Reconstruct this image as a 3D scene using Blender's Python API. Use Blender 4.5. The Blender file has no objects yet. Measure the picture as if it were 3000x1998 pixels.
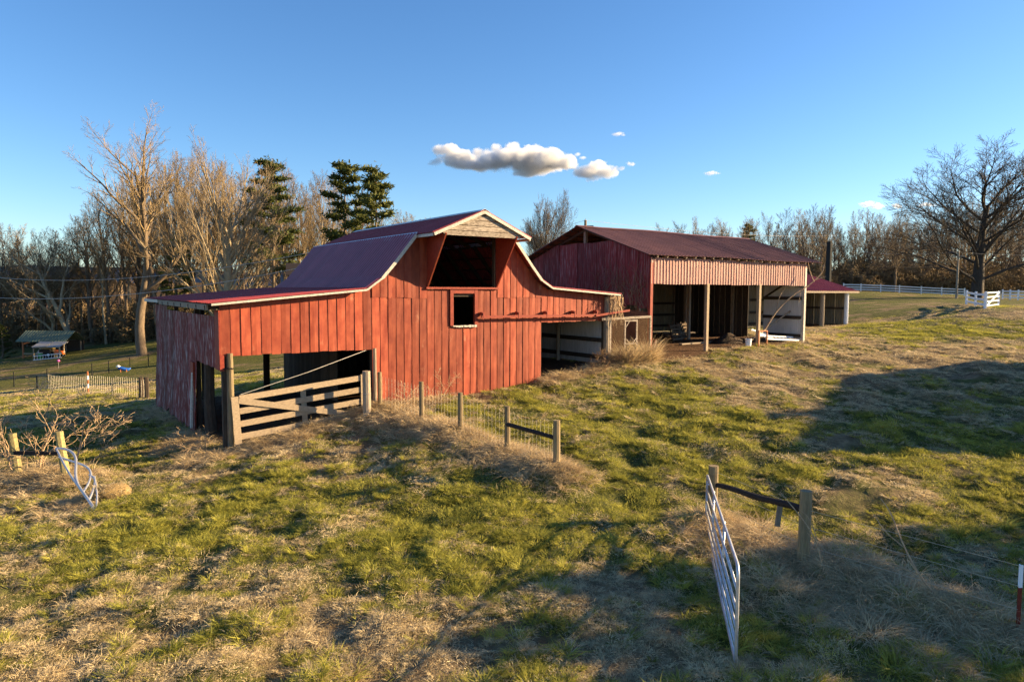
import bpy, math, random
import numpy as np
from mathutils import Matrix, Vector

# ------------------------------------------------------------------ camera, sky, sun, exposure
sc = bpy.context.scene
H = 5.0                                   # camera height above the datum
PITCH, ROLL, TH, FPX = math.radians(4.114), math.radians(0.262), math.radians(35.05), 2061.8
fwd = np.array([0, math.cos(PITCH), -math.sin(PITCH)])
_r0 = np.array([1., 0, 0]); _u0 = np.array([0, math.sin(PITCH), math.cos(PITCH)])
crt = math.cos(ROLL)*_r0 + math.sin(ROLL)*_u0
cup = -math.sin(ROLL)*_r0 + math.cos(ROLL)*_u0
cam = bpy.data.cameras.new('camera'); cam_o = bpy.data.objects.new('camera', cam)
sc.collection.objects.link(cam_o); sc.camera = cam_o
m = Matrix.Identity(4)
for i in range(3):
    m[i][0], m[i][1], m[i][2] = crt[i], cup[i], -fwd[i]
m[2][3] = H
cam_o.matrix_world = m
cam.sensor_width = 36; cam.lens = FPX/3000*36; cam.clip_end = 12000; cam.clip_start = .1

SUN_AZ, SUN_EL = math.radians(8.8), math.radians(17.5)     # azimuth measured from +X towards +Y
sdir = Vector((math.cos(SUN_AZ)*math.cos(SUN_EL), math.sin(SUN_AZ)*math.cos(SUN_EL), math.sin(SUN_EL)))
world = bpy.data.worlds.new('World'); sc.world = world; world.use_nodes = True
wn = world.node_tree.nodes; wl = world.node_tree.links
sky = wn.new('ShaderNodeTexSky'); sky.sky_type = 'NISHITA'; sky.sun_disc = False
sky.sun_elevation = SUN_EL; sky.sun_rotation = math.pi/2 - SUN_AZ
sky.air_density = 1.0; sky.dust_density = 0.4; sky.ozone_density = 4.0; sky.altitude = 300
bg = wn['Background']; bg.inputs[1].default_value = 0.066
hs = wn.new('ShaderNodeHueSaturation'); hs.inputs['Saturation'].default_value = 1.12; hs.inputs['Hue'].default_value = .503
wl.new(sky.outputs[0], hs.inputs['Color']); wl.new(hs.outputs[0], bg.inputs[0])
sun = bpy.data.lights.new('sun', 'SUN'); sun.energy = 5.0; sun.angle = math.radians(.6); sun.color = (1, .73, .40)
sun_o = bpy.data.objects.new('sun', sun); sc.collection.objects.link(sun_o)
sun_o.rotation_euler = sdir.to_track_quat('Z', 'Y').to_euler(); sun_o.location = (40, 10, 40)
vs = sc.view_settings; vs.view_transform = 'Standard'; vs.look = 'None'; vs.exposure = 1.78; vs.gamma = 1
vs.use_curve_mapping = False
sc.cycles.max_bounces = 4; sc.cycles.diffuse_bounces = 2; sc.cycles.glossy_bounces = 2; sc.cycles.transmission_bounces = 2; sc.cycles.transparent_max_bounces = 4
sc.cycles.use_adaptive_sampling = False; sc.cycles.use_light_tree = False; sc.cycles.sample_clamp_indirect = 3
sc.cycles.volume_bounces = 4; sc.cycles.use_denoising = True; sc.cycles.denoiser = 'OPENIMAGEDENOISE'; sc.cycles.denoising_input_passes = 'RGB_ALBEDO_NORMAL'; sc.cycles.denoising_prefilter = 'NONE'

# ------------------------------------------------------------------ helpers
C = sc.collection
rnd = random.Random(7)
def P(x, y, Y):
    """world point seen at photo pixel (x, y), Y metres in front of the camera"""
    d = fwd*FPX + crt*(x-1500) - cup*(y-999)
    d = d*(Y/d[1]); return np.array([d[0], d[1], d[2]+H])
A0 = np.array([-4.5426, 22.8, H])
U = np.array([math.cos(TH), math.sin(TH), 0]); V = np.array([-math.sin(TH), math.cos(TH), 0])
def BW(u, v, z=0):                         # barn frame -> world (z relative to the camera)
    return A0 + U*u + V*v + np.array([0, 0, z])

_h = np.random.RandomState(5).rand(1 << 14)
def vnoise(x, y, s=0):
    xi = np.floor(x).astype(np.int64); yi = np.floor(y).astype(np.int64)
    fx = x-xi; fy = y-yi; fx = fx*fx*(3-2*fx); fy = fy*fy*(3-2*fy)
    def hh(a, b): return _h[((a*7919+b*104729+s*1299709) ^ (a*31+b*17)) & 16383]
    return (hh(xi, yi)*(1-fx)+hh(xi+1, yi)*fx)*(1-fy)+(hh(xi, yi+1)*(1-fx)+hh(xi+1, yi+1)*fx)*fy
def fbm(x, y, o=4, s=0):
    t = 0; a = .5
    for i in range(o):
        t = t+a*vnoise(x*2**i+13.7*i, y*2**i+7.3*i, s+i); a *= .5
    return t/(1-.5**o)

ORG = {}                                   # frame offset of a building's parts
class M:
    """collects geometry for ONE mesh object"""
    def __init__(s): s.v = []; s.f = []
    def add(s, vs, fs):
        n = len(s.v); s.v += [tuple(map(float, q)) for q in vs]; s.f += [tuple(n+i for i in f) for f in fs]
    def hexa(s, p):                        # 8 corners: bottom ring 0-3, top ring 4-7
        s.add(p, [(3, 2, 1, 0), (4, 5, 6, 7), (0, 1, 5, 4), (1, 2, 6, 5), (2, 3, 7, 6), (3, 0, 4, 7)])
    def box(s, x0, x1, y0, y1, z0, z1):
        s.hexa([(x0, y0, z0), (x1, y0, z0), (x1, y1, z0), (x0, y1, z0), (x0, y0, z1), (x1, y0, z1), (x1, y1, z1), (x0, y1, z1)])
    def beam(s, p, q, w, h, up=(0, 0, 1)):
        p = np.array(p, float); q = np.array(q, float); d = q-p; d /= np.linalg.norm(d)
        up = np.array(up, float)
        if abs(d@up) > .98: up = np.array([0, 1., 0])
        x = np.cross(d, up); x /= np.linalg.norm(x); y = np.cross(x, d)
        a, b = x*w/2, y*h/2
        s.hexa([p-a-b, p+a-b, p+a+b, p-a+b, q-a-b, q+a-b, q+a+b, q-a+b])
    def tube(s, pts, rad, n=6, cap=True):
        pts = [np.array(p, float) for p in pts]; k = len(pts)
        if not hasattr(rad, '__len__'): rad = [rad]*k
        base = len(s.v); pu = None
        for i, p in enumerate(pts):
            d = pts[min(i+1, k-1)]-pts[max(i-1, 0)]; d = d/(np.linalg.norm(d)+1e-9)
            if pu is None: pu = np.array([0, 0, 1.]) if abs(d[2]) < .9 else np.array([1., 0, 0])
            x = np.cross(pu, d); x /= np.linalg.norm(x)+1e-9; y = np.cross(d, x); pu = y
            for j in range(n):
                a = 2*math.pi*j/n; s.v.append(tuple(p+rad[i]*(math.cos(a)*x+math.sin(a)*y)))
        for i in range(k-1):
            for j in range(n):
                a = base+i*n+j; b = base+i*n+(j+1) % n; s.f.append((a, b, b+n, a+n))
        if cap:
            s.f.append(tuple(base+j for j in range(n))[::-1]); s.f.append(tuple(base+(k-1)*n+j for j in range(n)))
    def slab(s, org, ea, eb, en, av, off, lo, hi, nb=1, th=.006, jit=None):
        """sheet: columns at av (with normal offset off), rows from lo(a) to hi(a)"""
        org, ea, eb, en = (np.array(q, float) for q in (org, ea, eb, en)); na = len(av); base = len(s.v)
        for side in (0, 1):
            for i, a in enumerate(av):
                for j in range(nb+1):
                    l, h2 = lo(a), hi(a); b = l+(h2-l)*j/nb
                    n = off[i]+(jit(a, b) if jit else 0)-side*th
                    s.v.append(tuple(org+ea*a+eb*b+en*n))
        N = na*(nb+1); g = lambda sd, i, j: base+sd*N+i*(nb+1)+j
        for i in range(na-1):
            for j in range(nb):
                s.f.append((g(0, i, j), g(0, i+1, j), g(0, i+1, j+1), g(0, i, j+1)))
                s.f.append((g(1, i, j), g(1, i, j+1), g(1, i+1, j+1), g(1, i+1, j)))
        for i in range(na-1):
            for j in (0, nb): s.f.append((g(0, i, j), g(1, i, j), g(1, i+1, j), g(0, i+1, j)))
        for j in range(nb):
            for i in (0, na-1): s.f.append((g(0, i, j), g(0, i, j+1), g(1, i, j+1), g(1, i, j)))
    def build(s, name, mat, parent=None, smooth=False):
        me = bpy.data.meshes.new(name); v = np.array(s.v, float)
        og = ORG.get(parent.name) if parent is not None else None
        if og is not None: v -= np.array(og)
        me.from_pydata(v.tolist(), [], s.f); me.materials.append(mat)
        if smooth: me.polygons.foreach_set('use_smooth', [True]*len(me.polygons))
        o = bpy.data.objects.new(name, me); C.objects.link(o)
        if parent is not None:
            o.parent = parent
            if og is not None: ORG[o.name] = og
        return o

def tag(o, label, cat, group=None, kind=None):
    if label: o['label'] = label
    if cat: o['category'] = cat
    if group: o['group'] = group
    if kind: o['kind'] = kind
    return o
def empty(name, label, cat, loc=(0, 0, 0), rz=0, group=None, org=None):
    o = bpy.data.objects.new(name, None); C.objects.link(o); o.location = loc; o.rotation_euler = (0, 0, rz)
    o.empty_display_size = .3
    if org is not None:                    # org = (u, v, z) in the barn frame
        o.location = BW(*org); o.rotation_euler = (0, 0, TH); ORG[o.name] = org
    return tag(o, label, cat, group)
def copy_tree(o, parent=None):
    c = o.copy(); C.objects.link(c); c.parent = parent
    for ch in o.children: copy_tree(ch, c)
    return c

# ------------------------------------------------------------------ materials
def newmat(name):
    mt = bpy.data.materials.new(name); mt.use_nodes = True; nt = mt.node_tree
    return mt, nt, nt.nodes, nt.links, nt.nodes['Principled BSDF']
def ramp(nd, lk, src, stops):
    r = nd.new('ShaderNodeValToRGB'); e = r.color_ramp.elements
    while len(e) < len(stops): e.new(.5)
    for i, (p, c) in enumerate(stops):
        e[i].position = p; e[i].color = (*c, 1) if len(c) == 3 else c
    lk.new(src, r.inputs[0]); return r.outputs[0]
def mixc(nd, lk, fac, a, b, mode='MIX'):
    x = nd.new('ShaderNodeMix'); x.data_type = 'RGBA'; x.blend_type = mode
    for s, q in ((x.inputs[0], fac), (x.inputs[6], a), (x.inputs[7], b)):
        if isinstance(q, (int, float)): s.default_value = q
        elif isinstance(q, tuple): s.default_value = (*q, 1)
        else: lk.new(q, s)
    return x.outputs[2]
def noise(nd, lk, scale=(1, 1, 1), sc_=5, det=6, rough=.6, src='Object', seed=True):
    tc = nd.new('ShaderNodeTexCoord'); mp = nd.new('ShaderNodeMapping'); mp.inputs['Scale'].default_value = scale
    lk.new(tc.outputs[src], mp.inputs[0])
    n = nd.new('ShaderNodeTexNoise'); n.inputs['Scale'].default_value = sc_; n.inputs['Detail'].default_value = det
    n.inputs['Roughness'].default_value = rough
    if seed:
        oi = nd.new('ShaderNodeObjectInfo'); mu = nd.new('ShaderNodeMath'); mu.operation = 'MULTIPLY'; mu.inputs[1].default_value = 37.
        lk.new(oi.outputs['Random'], mu.inputs[0]); co = nd.new('ShaderNodeCombineXYZ')
        for k in range(3): lk.new(mu.outputs[0], co.inputs[k])
        ad = nd.new('ShaderNodeVectorMath'); lk.new(mp.outputs[0], ad.inputs[0]); lk.new(co.outputs[0], ad.inputs[1])
        lk.new(ad.outputs[0], n.inputs['Vector'])
    else: lk.new(mp.outputs[0], n.inputs['Vector'])
    return n.outputs['Fac']
def bumpn(nd, lk, bs, src, st, dist=.01):
    b = nd.new('ShaderNodeBump'); b.inputs['Strength'].default_value = st; b.inputs['Distance'].default_value = dist
    lk.new(src, b.inputs['Height']); lk.new(b.outputs[0], bs.inputs['Normal'])
def pmat(name, c1, c2, scale=(1, 1, 1), s=5, rough=.75, metal=0, bump=.3, lo=.35, hi=.65, vary=.25, patch=None, pscale=(1, 1, 1), ps=3, plo=.6, phi=.66, spec=.3, bd=.01, streak=None):
    """two-tone weathered surface, optional third tone in patches; every object gets its own shade and offset"""
    mt, nt, nd, lk, bs = newmat(name)
    n = noise(nd, lk, scale, s); col = ramp(nd, lk, n, [(lo, c1), (hi, c2)])
    if patch:
        pn = noise(nd, lk, pscale, ps, 8, .65)
        col = mixc(nd, lk, ramp(nd, lk, pn, [(plo, (0, 0, 0)), (phi, (1, 1, 1))]), col, patch)
    if streak:
        sn = noise(nd, lk, (9, 9, .7), 1.6, 6, .65); col = mixc(nd, lk, ramp(nd, lk, sn, [(.52, (0, 0, 0)), (.72, (.8, .8, .8))]), col, streak)
        sn = noise(nd, lk, (6, 6, 4), 3.0, 6, .7); col = mixc(nd, lk, ramp(nd, lk, sn, [(.68, (0, 0, 0)), (.73, (.7, .7, .7))]), col, (.34, .22, .17))
    if vary:
        oi = nd.new('ShaderNodeObjectInfo'); mr = nd.new('ShaderNodeMapRange')
        mr.inputs[3].default_value = 1-vary; mr.inputs[4].default_value = 1+vary*.6
        lk.new(oi.outputs['Random'], mr.inputs[0]); col = mixc(nd, lk, 1., col, mr.outputs[0], 'MULTIPLY')
    lk.new(col, bs.inputs['Base Color']); bs.inputs['Roughness'].default_value = rough; bs.inputs['Metallic'].default_value = metal
    bs.inputs['Specular IOR Level'].default_value = spec
    if bump: bumpn(nd, lk, bs, n, bump, bd)
    return mt
MT = {}
MT['red'] = pmat('red_siding_paint', (.22, .036, .018), (.37, .086, .040), (1.5, 1.5, 1), 2.2, .62, 0, .12, .3, .72, .34, (.54, .25, .15), (1.2, 1.2, .8), 1.8, .62, .8, .25, streak=(.17, .03, .017))
MT['redtrim'] = pmat('red_trim_paint', (.19, .025, .015), (.31, .05, .025), (3, 3, 3), 4, .65, 0, .3, .3, .7, .15, (.45, .33, .25), (3, 3, 2), 5, .68, .74)
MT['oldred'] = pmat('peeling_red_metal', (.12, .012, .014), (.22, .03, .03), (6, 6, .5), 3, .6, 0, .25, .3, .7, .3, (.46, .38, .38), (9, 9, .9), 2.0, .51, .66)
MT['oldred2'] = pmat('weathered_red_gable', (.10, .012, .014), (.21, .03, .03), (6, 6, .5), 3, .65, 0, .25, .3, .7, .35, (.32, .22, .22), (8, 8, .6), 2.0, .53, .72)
MT['roof'] = pmat('maroon_roof_metal', (.23, .034, .038), (.31, .055, .055), (.6, .6, .6), 3, .45, 0, .05, .3, .7, .12, None, spec=.35)
MT['roofL'] = pmat('sky_tinted_maroon_roof', (.24, .045, .06), (.32, .07, .085), (.6, .6, .6), 3, .34, 0, .05, .3, .7, .12, None, spec=.7)  # bluer copy of the roof maroon, reflected sky partly mixed into the colour
MT['roofB'] = pmat('faded_maroon_roof', (.14, .055, .038), (.23, .098, .066), (.5, .5, .5), 2.5, .5, 0, .06, .3, .7, .15, (.10, .03, .025), (.6, 3, 1), 2, .6, .8, .4)
MT['flash'] = pmat('pale_roof_flashing', (.42, .42, .46), (.55, .55, .58), (2, 2, 2), 4, .4, .3, .1, .3, .7, .1)
MT['pink'] = pmat('faded_pink_siding_metal', (.36, .16, .13), (.47, .25, .20), (1.5, 1.5, .6), 3, .5, 0, .06, .3, .7, .1, (.25, .085, .07), (5, 5, .4), 2, .66, .8, .35)
MT['white'] = pmat('weathered_white_trim', (.34, .31, .265), (.53, .49, .43), (3, 3, 3), 5, .6, 0, .3, .3, .6, .06, (.36, .31, .25), (5, 5, 5), 6, .66, .74)
MT['fencewhite'] = pmat('white_fence_paint', (.74, .75, .78), (.84, .85, .86), (1, 1, 1), 2, .55, 0, .05, .3, .7, .05)
MT['wood'] = pmat('grey_weathered_wood', (.20, .155, .115), (.36, .29, .215), (7, 7, 1.2), 4, .85, 0, .5, .3, .7, .25, (.10, .075, .055), (9, 9, 2), 4, .64, .72)
MT['board'] = pmat('silvered_gate_board', (.24, .18, .12), (.41, .32, .215), (3, 3, 9), 4, .85, 0, .5, .3, .7, .18, (.13, .10, .075), (3, 3, 10), 5, .62, .72)
MT['gableboard'] = pmat('peeling_whitewashed_board', (.15, .115, .085), (.38, .32, .26), (2.5, 2.5, 9), 3, .85, 0, .5, .35, .6, .2)
MT['postwood'] = pmat('treated_round_post', (.15, .11, .06), (.29, .22, .125), (8, 8, 1), 4, .85, 0, .5, .3, .7, .2, (.20, .20, .075), (6, 6, 1.5), 3, .6, .75)
MT['mossy'] = pmat('lichen_covered_post', (.20, .16, .08), (.36, .30, .13), (6, 6, 3), 5, .9, 0, .6, .35, .6, .15, (.08, .06, .04), (5, 5, 2), 4, .6, .7)
MT['dark'] = pmat('dark_old_timber', (.035, .026, .02), (.075, .055, .04), (4, 4, 1), 4, .9, 0, .4, .3, .7, .25)
MT['darkrail'] = pmat('creosoted_rail', (.012, .009, .009), (.03, .022, .02), (4, 4, 4), 4, .8, 0, .3, .3, .7, .1)
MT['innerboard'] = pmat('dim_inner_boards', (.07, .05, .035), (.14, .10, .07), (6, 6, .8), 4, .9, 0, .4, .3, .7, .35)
MT['galv'] = pmat('grey_galvanised_sheet', (.33, .32, .32), (.50, .49, .48), (5, 5, .5), 3, .55, .15, .15, .3, .7, .12, (.20, .14, .09), (6, 6, .5), 2.5, .62, .75)
MT['whitemetal'] = pmat('white_wall_metal', (.52, .52, .52), (.66, .66, .65), (3, 3, .6), 3, .5, 0, .1, .3, .7, .08)
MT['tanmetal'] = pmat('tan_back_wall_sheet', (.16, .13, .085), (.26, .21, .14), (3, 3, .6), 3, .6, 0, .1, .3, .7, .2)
MT['pipe'] = pmat('galvanised_pipe', (.42, .43, .46), (.58, .59, .61), (4, 4, 4), 4, .38, .55, .1, .3, .7, .05, (.22, .11, .06), (4, 4, 3), 3, .70, .78)
MT['wire'] = pmat('dull_wire', (.40, .37, .33), (.58, .54, .48), (4, 4, 4), 4, .5, .5, 0, .3, .7, .05)
MT['rustwire'] = pmat('rusty_chicken_wire', (.17, .10, .05), (.34, .22, .12), (4, 4, 4), 4, .7, .2, 0, .3, .7, .05)
MT['tpost'] = pmat('dark_green_steel_post', (.012, .014, .013), (.03, .032, .03), (4, 4, 4), 4, .6, .2, .1, .3, .7, .1)
MT['redpost'] = pmat('rusty_red_steel_post', (.13, .018, .012), (.22, .04, .022), (6, 6, 6), 4, .6, .1, .3, .3, .7, .1)
MT['orange'] = pmat('orange_paint', (.62, .13, .025), (.72, .17, .035), (4, 4, 4), 4, .4, 0, .05, .3, .7, .05)
MT['rustsheet'] = pmat('rusty_brown_panel', (.10, .035, .022), (.19, .08, .045), (3, 3, 1), 3, .8, 0, .3, .3, .7, .2)
MT['rustframe'] = pmat('rust_orange_frame', (.30, .10, .04), (.42, .16, .07), (5, 5, 5), 4, .7, 0, .3, .3, .7, .1)
MT['greenroof'] = pmat('dull_green_roof', (.11, .14, .085), (.17, .20, .135), (2, 2, 2), 3, .55, 0, .1, .3, .7, .1)
MT['greyroof'] = pmat('grey_sheet_roof', (.26, .255, .25), (.36, .35, .34), (2, 2, 2), 3, .6, 0, .1, .3, .7, .1)
MT['green'] = pmat('green_plastic', (.02, .22, .03), (.03, .28, .04), (2, 2, 2), 3, .45, 0, 0, .3, .7, .05)
MT['blue'] = pmat('blue_plastic', (.02, .10, .42), (.03, .14, .50), (2, 2, 2), 3, .45, 0, 0, .3, .7, .05)
MT['magenta'] = pmat('pink_plastic', (.55, .08, .30), (.62, .12, .36), (2, 2, 2), 3, .45, 0, 0, .3, .7, .05)
MT['yellow'] = pmat('yellow_tan_tarp', (.46, .31, .10), (.56, .40, .15), (2, 2, 2), 3, .7, 0, .2, .3, .7, .05)
MT['black'] = pmat('black_rubber', (.012, .012, .012), (.025, .025, .024), (4, 4, 4), 4, .8, 0, .1, .3, .7, .05)
MT['bark'] = pmat('brown_bark', (.11, .08, .055), (.25, .185, .125), (4, 4, 1), 2, .92, 0, .5, .3, .7, .3)
MT['twig'] = pmat('winter_twigs', (.17, .12, .06), (.30, .215, .11), (1, 1, 1), .5, .9, 0, 0, .3, .7, .3)
MT['barkpale'] = pmat('pale_tan_bark', (.24, .19, .12), (.42, .34, .22), (3, 3, 1), 2, .9, 0, .4, .3, .7, .15)
MT['twigpale'] = pmat('pale_tan_twigs', (.24, .175, .10), (.36, .27, .16), (1, 1, 1), .5, .9, 0, 0, .3, .7, .2)
MT['barkdark'] = pmat('dark_oak_bark', (.035, .028, .022), (.08, .062, .048), (4, 4, 1), 2, .92, 0, .5, .3, .7, .1)
MT['twigdark'] = pmat('dark_oak_twigs', (.085, .065, .046), (.15, .115, .08), (1, 1, 1), .5, .9, 0, 0, .3, .7, .25)
MT['bramble'] = pmat('dry_bramble_stem', (.32, .21, .12), (.55, .40, .25), (5, 5, 5), 3, .85, 0, .2, .3, .7, .2)
MT['hay'] = pmat('rotted_hay', (.22, .145, .06), (.40, .28, .12), (14, 14, 14), 3, .95, 0, .9, .35, .65, .1, None, bd=.05)
MT['housewall'] = pmat('cream_house_siding', (.55, .52, .46), (.62, .59, .53), (.2, .2, 4), 3, .7, 0, .2, .4, .6, .05)
MT['shingle'] = pmat('grey_shingle_roof', (.08, .078, .075), (.14, .135, .13), (3, 3, 3), 5, .9, 0, .3, .3, .7, .1)
MT['glass'] = pmat('dark_window_glass', (.02, .025, .03), (.03, .035, .04), (1, 1, 1), 2, .08, 0, 0, .3, .7, 0, spec=.6)
def leafmat(name, c1, c2, tr=.35, rough=.7, sc_=.6):
    mt, nt, nd, lk, bs = newmat(name)
    oi = nd.new('ShaderNodeObjectInfo'); tc = nd.new('ShaderNodeTexCoord'); n = nd.new('ShaderNodeTexNoise')
    n.inputs['Scale'].default_value = sc_; lk.new(tc.outputs['Object'], n.inputs['Vector'])
    ad = nd.new('ShaderNodeMath'); ad.operation = 'ADD'; lk.new(n.outputs['Fac'], ad.inputs[0]); lk.new(oi.outputs['Random'], ad.inputs[1])
    mu = nd.new('ShaderNodeMath'); mu.operation = 'MULTIPLY'; mu.inputs[1].default_value = .5; lk.new(ad.outputs[0], mu.inputs[0])
    col = ramp(nd, lk, mu.outputs[0], [(.2, c1), (.8, c2)])
    lk.new(col, bs.inputs['Base Color']); bs.inputs['Roughness'].default_value = rough; bs.inputs['Specular IOR Level'].default_value = .15
    t = nd.new('ShaderNodeBsdfTranslucent'); lk.new(col, t.inputs[0])
    mx = nd.new('ShaderNodeMixShader'); mx.inputs[0].default_value = tr
    lk.new(bs.outputs[0], mx.inputs[1]); lk.new(t.outputs[0], mx.inputs[2]); lk.new(mx.outputs[0], nd['Material Output'].inputs[0])
    return mt
MT['grass'] = leafmat('green_grass_blades', (.13, .145, .02), (.56, .51, .10))
MT['dry'] = leafmat('dry_straw_blades', (.33, .245, .125), (.78, .64, .39), .3)
MT['long'] = leafmat('long_dead_grass', (.34, .245, .13), (.78, .62, .38), .3)
MT['needle'] = leafmat('pine_needles', (.05, .065, .014), (.17, .17, .042), .2, .6, .25)
MT['cedar'] = leafmat('cedar_foliage', (.04, .055, .012), (.11, .12, .03), .2, .6, .25)

# ------------------------------------------------------------------ terrain
ctl = []                                    # (x, y, z) with z relative to the camera
def cp(x, y, z): ctl.append((x, y, z))
def cb(u, v, z): q = BW(u, v); ctl.append((q[0], q[1], z))
for a in ((-4.6, 0, -4.72), (-4.7, 4, -4.74), (-4.7, 8, -4.82), (-4.7, 11.3, -4.9), (-2.3, 0, -4.35), (0, 0, -3.85), (3.9, 0, -3.66), (6.9, 0, -3.42), (10.3, 0, -3.0),
          (12.7, 0, -2.92), (16.4, 0, -2.68), (20.3, 0, -2.64), (24.1, 0, -2.6), (12.7, 8.8, -2.75), (24, 9, -2.55), (18, 4.5, -2.68),
          (3.5, 9.4, -4.1), (-2, 11, -4.7), (8, 6, -3.5), (37, 6.8, -2.46), (40, 6.8, -2.38), (30, 3, -2.55), (0, 5, -4.1), (9, -4, -3.55), (16, -4, -3.2), (22, -4, -3.0)): cb(*a)
for a in ((-4.2, 22.0, -3.95), (-1.58, 19.3, -4.15), (1.04, 16.4, -4.42), (4.1, 14.4, -4.97), (5.1, 12.2, -4.86), (7.25, 10, -5.08), (2.9, 8.9, -4.9),
          (-13, 18.7, -5.17), (-11.5, 18.2, -5.12), (0, 0, -5.4), (0, 6, -5.1), (-6.5, 8.5, -5.12), (-10, 12, -5.15), (-6, 16, -4.85), (-3, 13, -4.85),
          (6, 20, -4.05), (8.7, 18.2, -4.15), (15.2, 20.9, -4.1), (11, 15, -4.7), (12.3, 27.5, -3.4), (18.1, 29.8, -3.1), (25, 40, -2.4), (12, 5, -5.3), (-12, 3, -5.4),
          (-25.5, 42, -6.35), (-18, 36, -5.7), (-43.5, 66, -8.9), (-39.8, 77, -8.5), (-58, 88, -9.2), (-48.5, 95, -7.2), (-70, 95, -9.4), (-36, 50, -7.4), (-30, 95, -6.0),
          (-20, 60, -6.4), (0, 75, -4.6), (20, 85, -2.6), (36.1, 56, -.92), (32.3, 48, -1.02), (36.7, 53, -1.05), (47, 100, .1), (64, 100, -.5), (58, 80, -.8), (70, 60, -1.2), (40, 40, -1.9), (30, 25, -3.4), (35, 5, -4.6),
          (-30, 25, -6.3), (-40, 10, -6.8), (-60, 50, -9.5), (0, 130, -3), (60, 140, 1), (110, 100, 1), (-60, 140, -7), (-120, 120, -9), (0, 200, -1), (120, 200, 3), (-120, 220, -6), (0, -30, -6), (60, -30, -5), (-60, -30, -8)): cp(*a)
ctl = np.array(ctl)
def _phi(r2): return .5*r2*np.log(np.maximum(r2, 1e-9))
def _fit():
    q = ctl[:, :2]/50; n = len(q); d2 = ((q[:, None]-q[None])**2).sum(-1)
    K = _phi(d2)+np.eye(n)*2e-3; Pm = np.c_[np.ones(n), q]
    Amat = np.block([[K, Pm], [Pm.T, np.zeros((3, 3))]])
    return np.linalg.solve(Amat, np.r_[ctl[:, 2], np.zeros(3)])
_w = _fit()
def _rbf(x, y):
    sh = np.shape(x); x = np.ravel(x).astype(float); y = np.ravel(y).astype(float)
    cx, cy = np.clip(x, -130, 130), np.clip(y, -40, 215)
    q = ctl[:, :2]/50; o = np.zeros(len(x))
    for s0 in range(0, len(x), 20000):
        sl = slice(s0, s0+20000); a = cx[sl]/50; b = cy[sl]/50
        d2 = (a[:, None]-q[None, :, 0])**2+(b[:, None]-q[None, :, 1])**2
        o[sl] = _phi(d2)@_w[:len(q)]+_w[-3]+_w[-2]*a+_w[-1]*b
    return o.reshape(sh)
_cx, _cy = np.arange(-131, 132, 1.), np.arange(-41, 217, 1.)
_cg = _rbf(*np.meshgrid(_cx, _cy))
def smooth_h(x, y):                        # bilinear look-up of the fitted surface
    a = np.clip(np.asarray(x, float), -130, 130)+131; b = np.clip(np.asarray(y, float), -40, 215)+41
    i = a.astype(int); j = b.astype(int); f = a-i; g = b-j
    return (_cg[j, i]*(1-f)+_cg[j, i+1]*f)*(1-g)+(_cg[j+1, i]*(1-f)+_cg[j+1, i+1]*f)*g
def bw_uv(x, y):
    dx, dy = x-A0[0], y-A0[1]; return dx*U[0]+dy*U[1], dx*V[0]+dy*V[1]
def segd(x, y, a, b):                      # distance to a segment
    ax, ay = a; bx, by = b; dx, dy = bx-ax, by-ay
    t = np.clip(((x-ax)*dx+(y-ay)*dy)/(dx*dx+dy*dy), 0, 1)
    return np.hypot(x-ax-t*dx, y-ay-t*dy)
def inside_mask(x, y):                     # bare earth under the roofs
    u, v = bw_uv(x, y)
    f = lambda a, b, c, d: np.clip((np.minimum(np.minimum(u-a, b-u), np.minimum(v-c, d-v))+.25)/.5, 0, 1)
    return np.maximum.reduce([f(-4.6, 10.4, .15, 11.3), f(12.6, 24.3, -.15, 8.9), f(12.9, 16.3, -.75, 1), f(34, 41.5, 6.9, 11)])
FENCE = [(-4.2, 22.0), (1.15, 16.3)]
RIDGE2 = [(4.1, 14.2), (7.6, 9.6)]
def ridge(x, y):                           # banks of matted dead grass along the fences
    a = np.exp(-(segd(x, y, *FENCE)/.6)**2)*.22; b = np.exp(-(segd(x, y, *RIDGE2)/.6)**2)*.16
    c = np.exp(-(segd(x, y, (-13.4, 18.8), (-11.6, 18.4))/.7)**2)*.12
    return a+b+c
def hummock(x, y):
    near = np.clip((75-np.hypot(x, y))/40, 0, 1)
    ins = inside_mask(x, y)
    return ((fbm(x*.5, y*.5, 3, 11)-.5)*.28+(fbm(x*1.6, y*1.6, 3, 21)-.5)*.34)*near*(1-.85*ins)+ridge(x, y)*(1-ins)
def ground_h(x, y): return smooth_h(x, y)+hummock(x, y)+H
def gz(x, y): return float(ground_h(np.array([float(x)]), np.array([float(y)]))[0])
def green_mask(x, y):
    g = fbm(x*.2, y*.2, 4, 3)*.55+fbm(x*1.0, y*1.0, 3, 9)*.75-.15
    g = g+.22*np.exp(-(((x+6)/5)**2+((y-15)/2.6)**2))+.16*np.exp(-(((x-3)/5)**2+((y-20)/4)**2))
    g = g-.20*np.exp(-(((x-17)/7)**2+((y-31)/4)**2))-.07*np.exp(-(((x+4)/6)**2+((y-10.5)/1.8)**2))
    return np.clip(g-1.6*ridge(x, y), 0, 1)
def axis(lo, hi, dl, dh, step, grow):
    m_ = list(np.arange(dl, dh+1e-6, step)); s_ = step
    while m_[-1] < hi: s_ *= grow; m_.append(m_[-1]+s_)
    s_ = step
    while m_[0] > lo: s_ *= grow; m_.insert(0, m_[0]-s_)
    return np.array(m_)
gx = axis(-900, 900, -15, 20, .2, 1.05); gy = axis(-60, 1500, 6, 34, .2, 1.05)
GX, GY = np.meshgrid(gx, gy)
GZ = ground_h(GX, GY)
n0, n1 = GX.shape
idx = np.arange(n0*n1).reshape(n0, n1)
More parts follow.
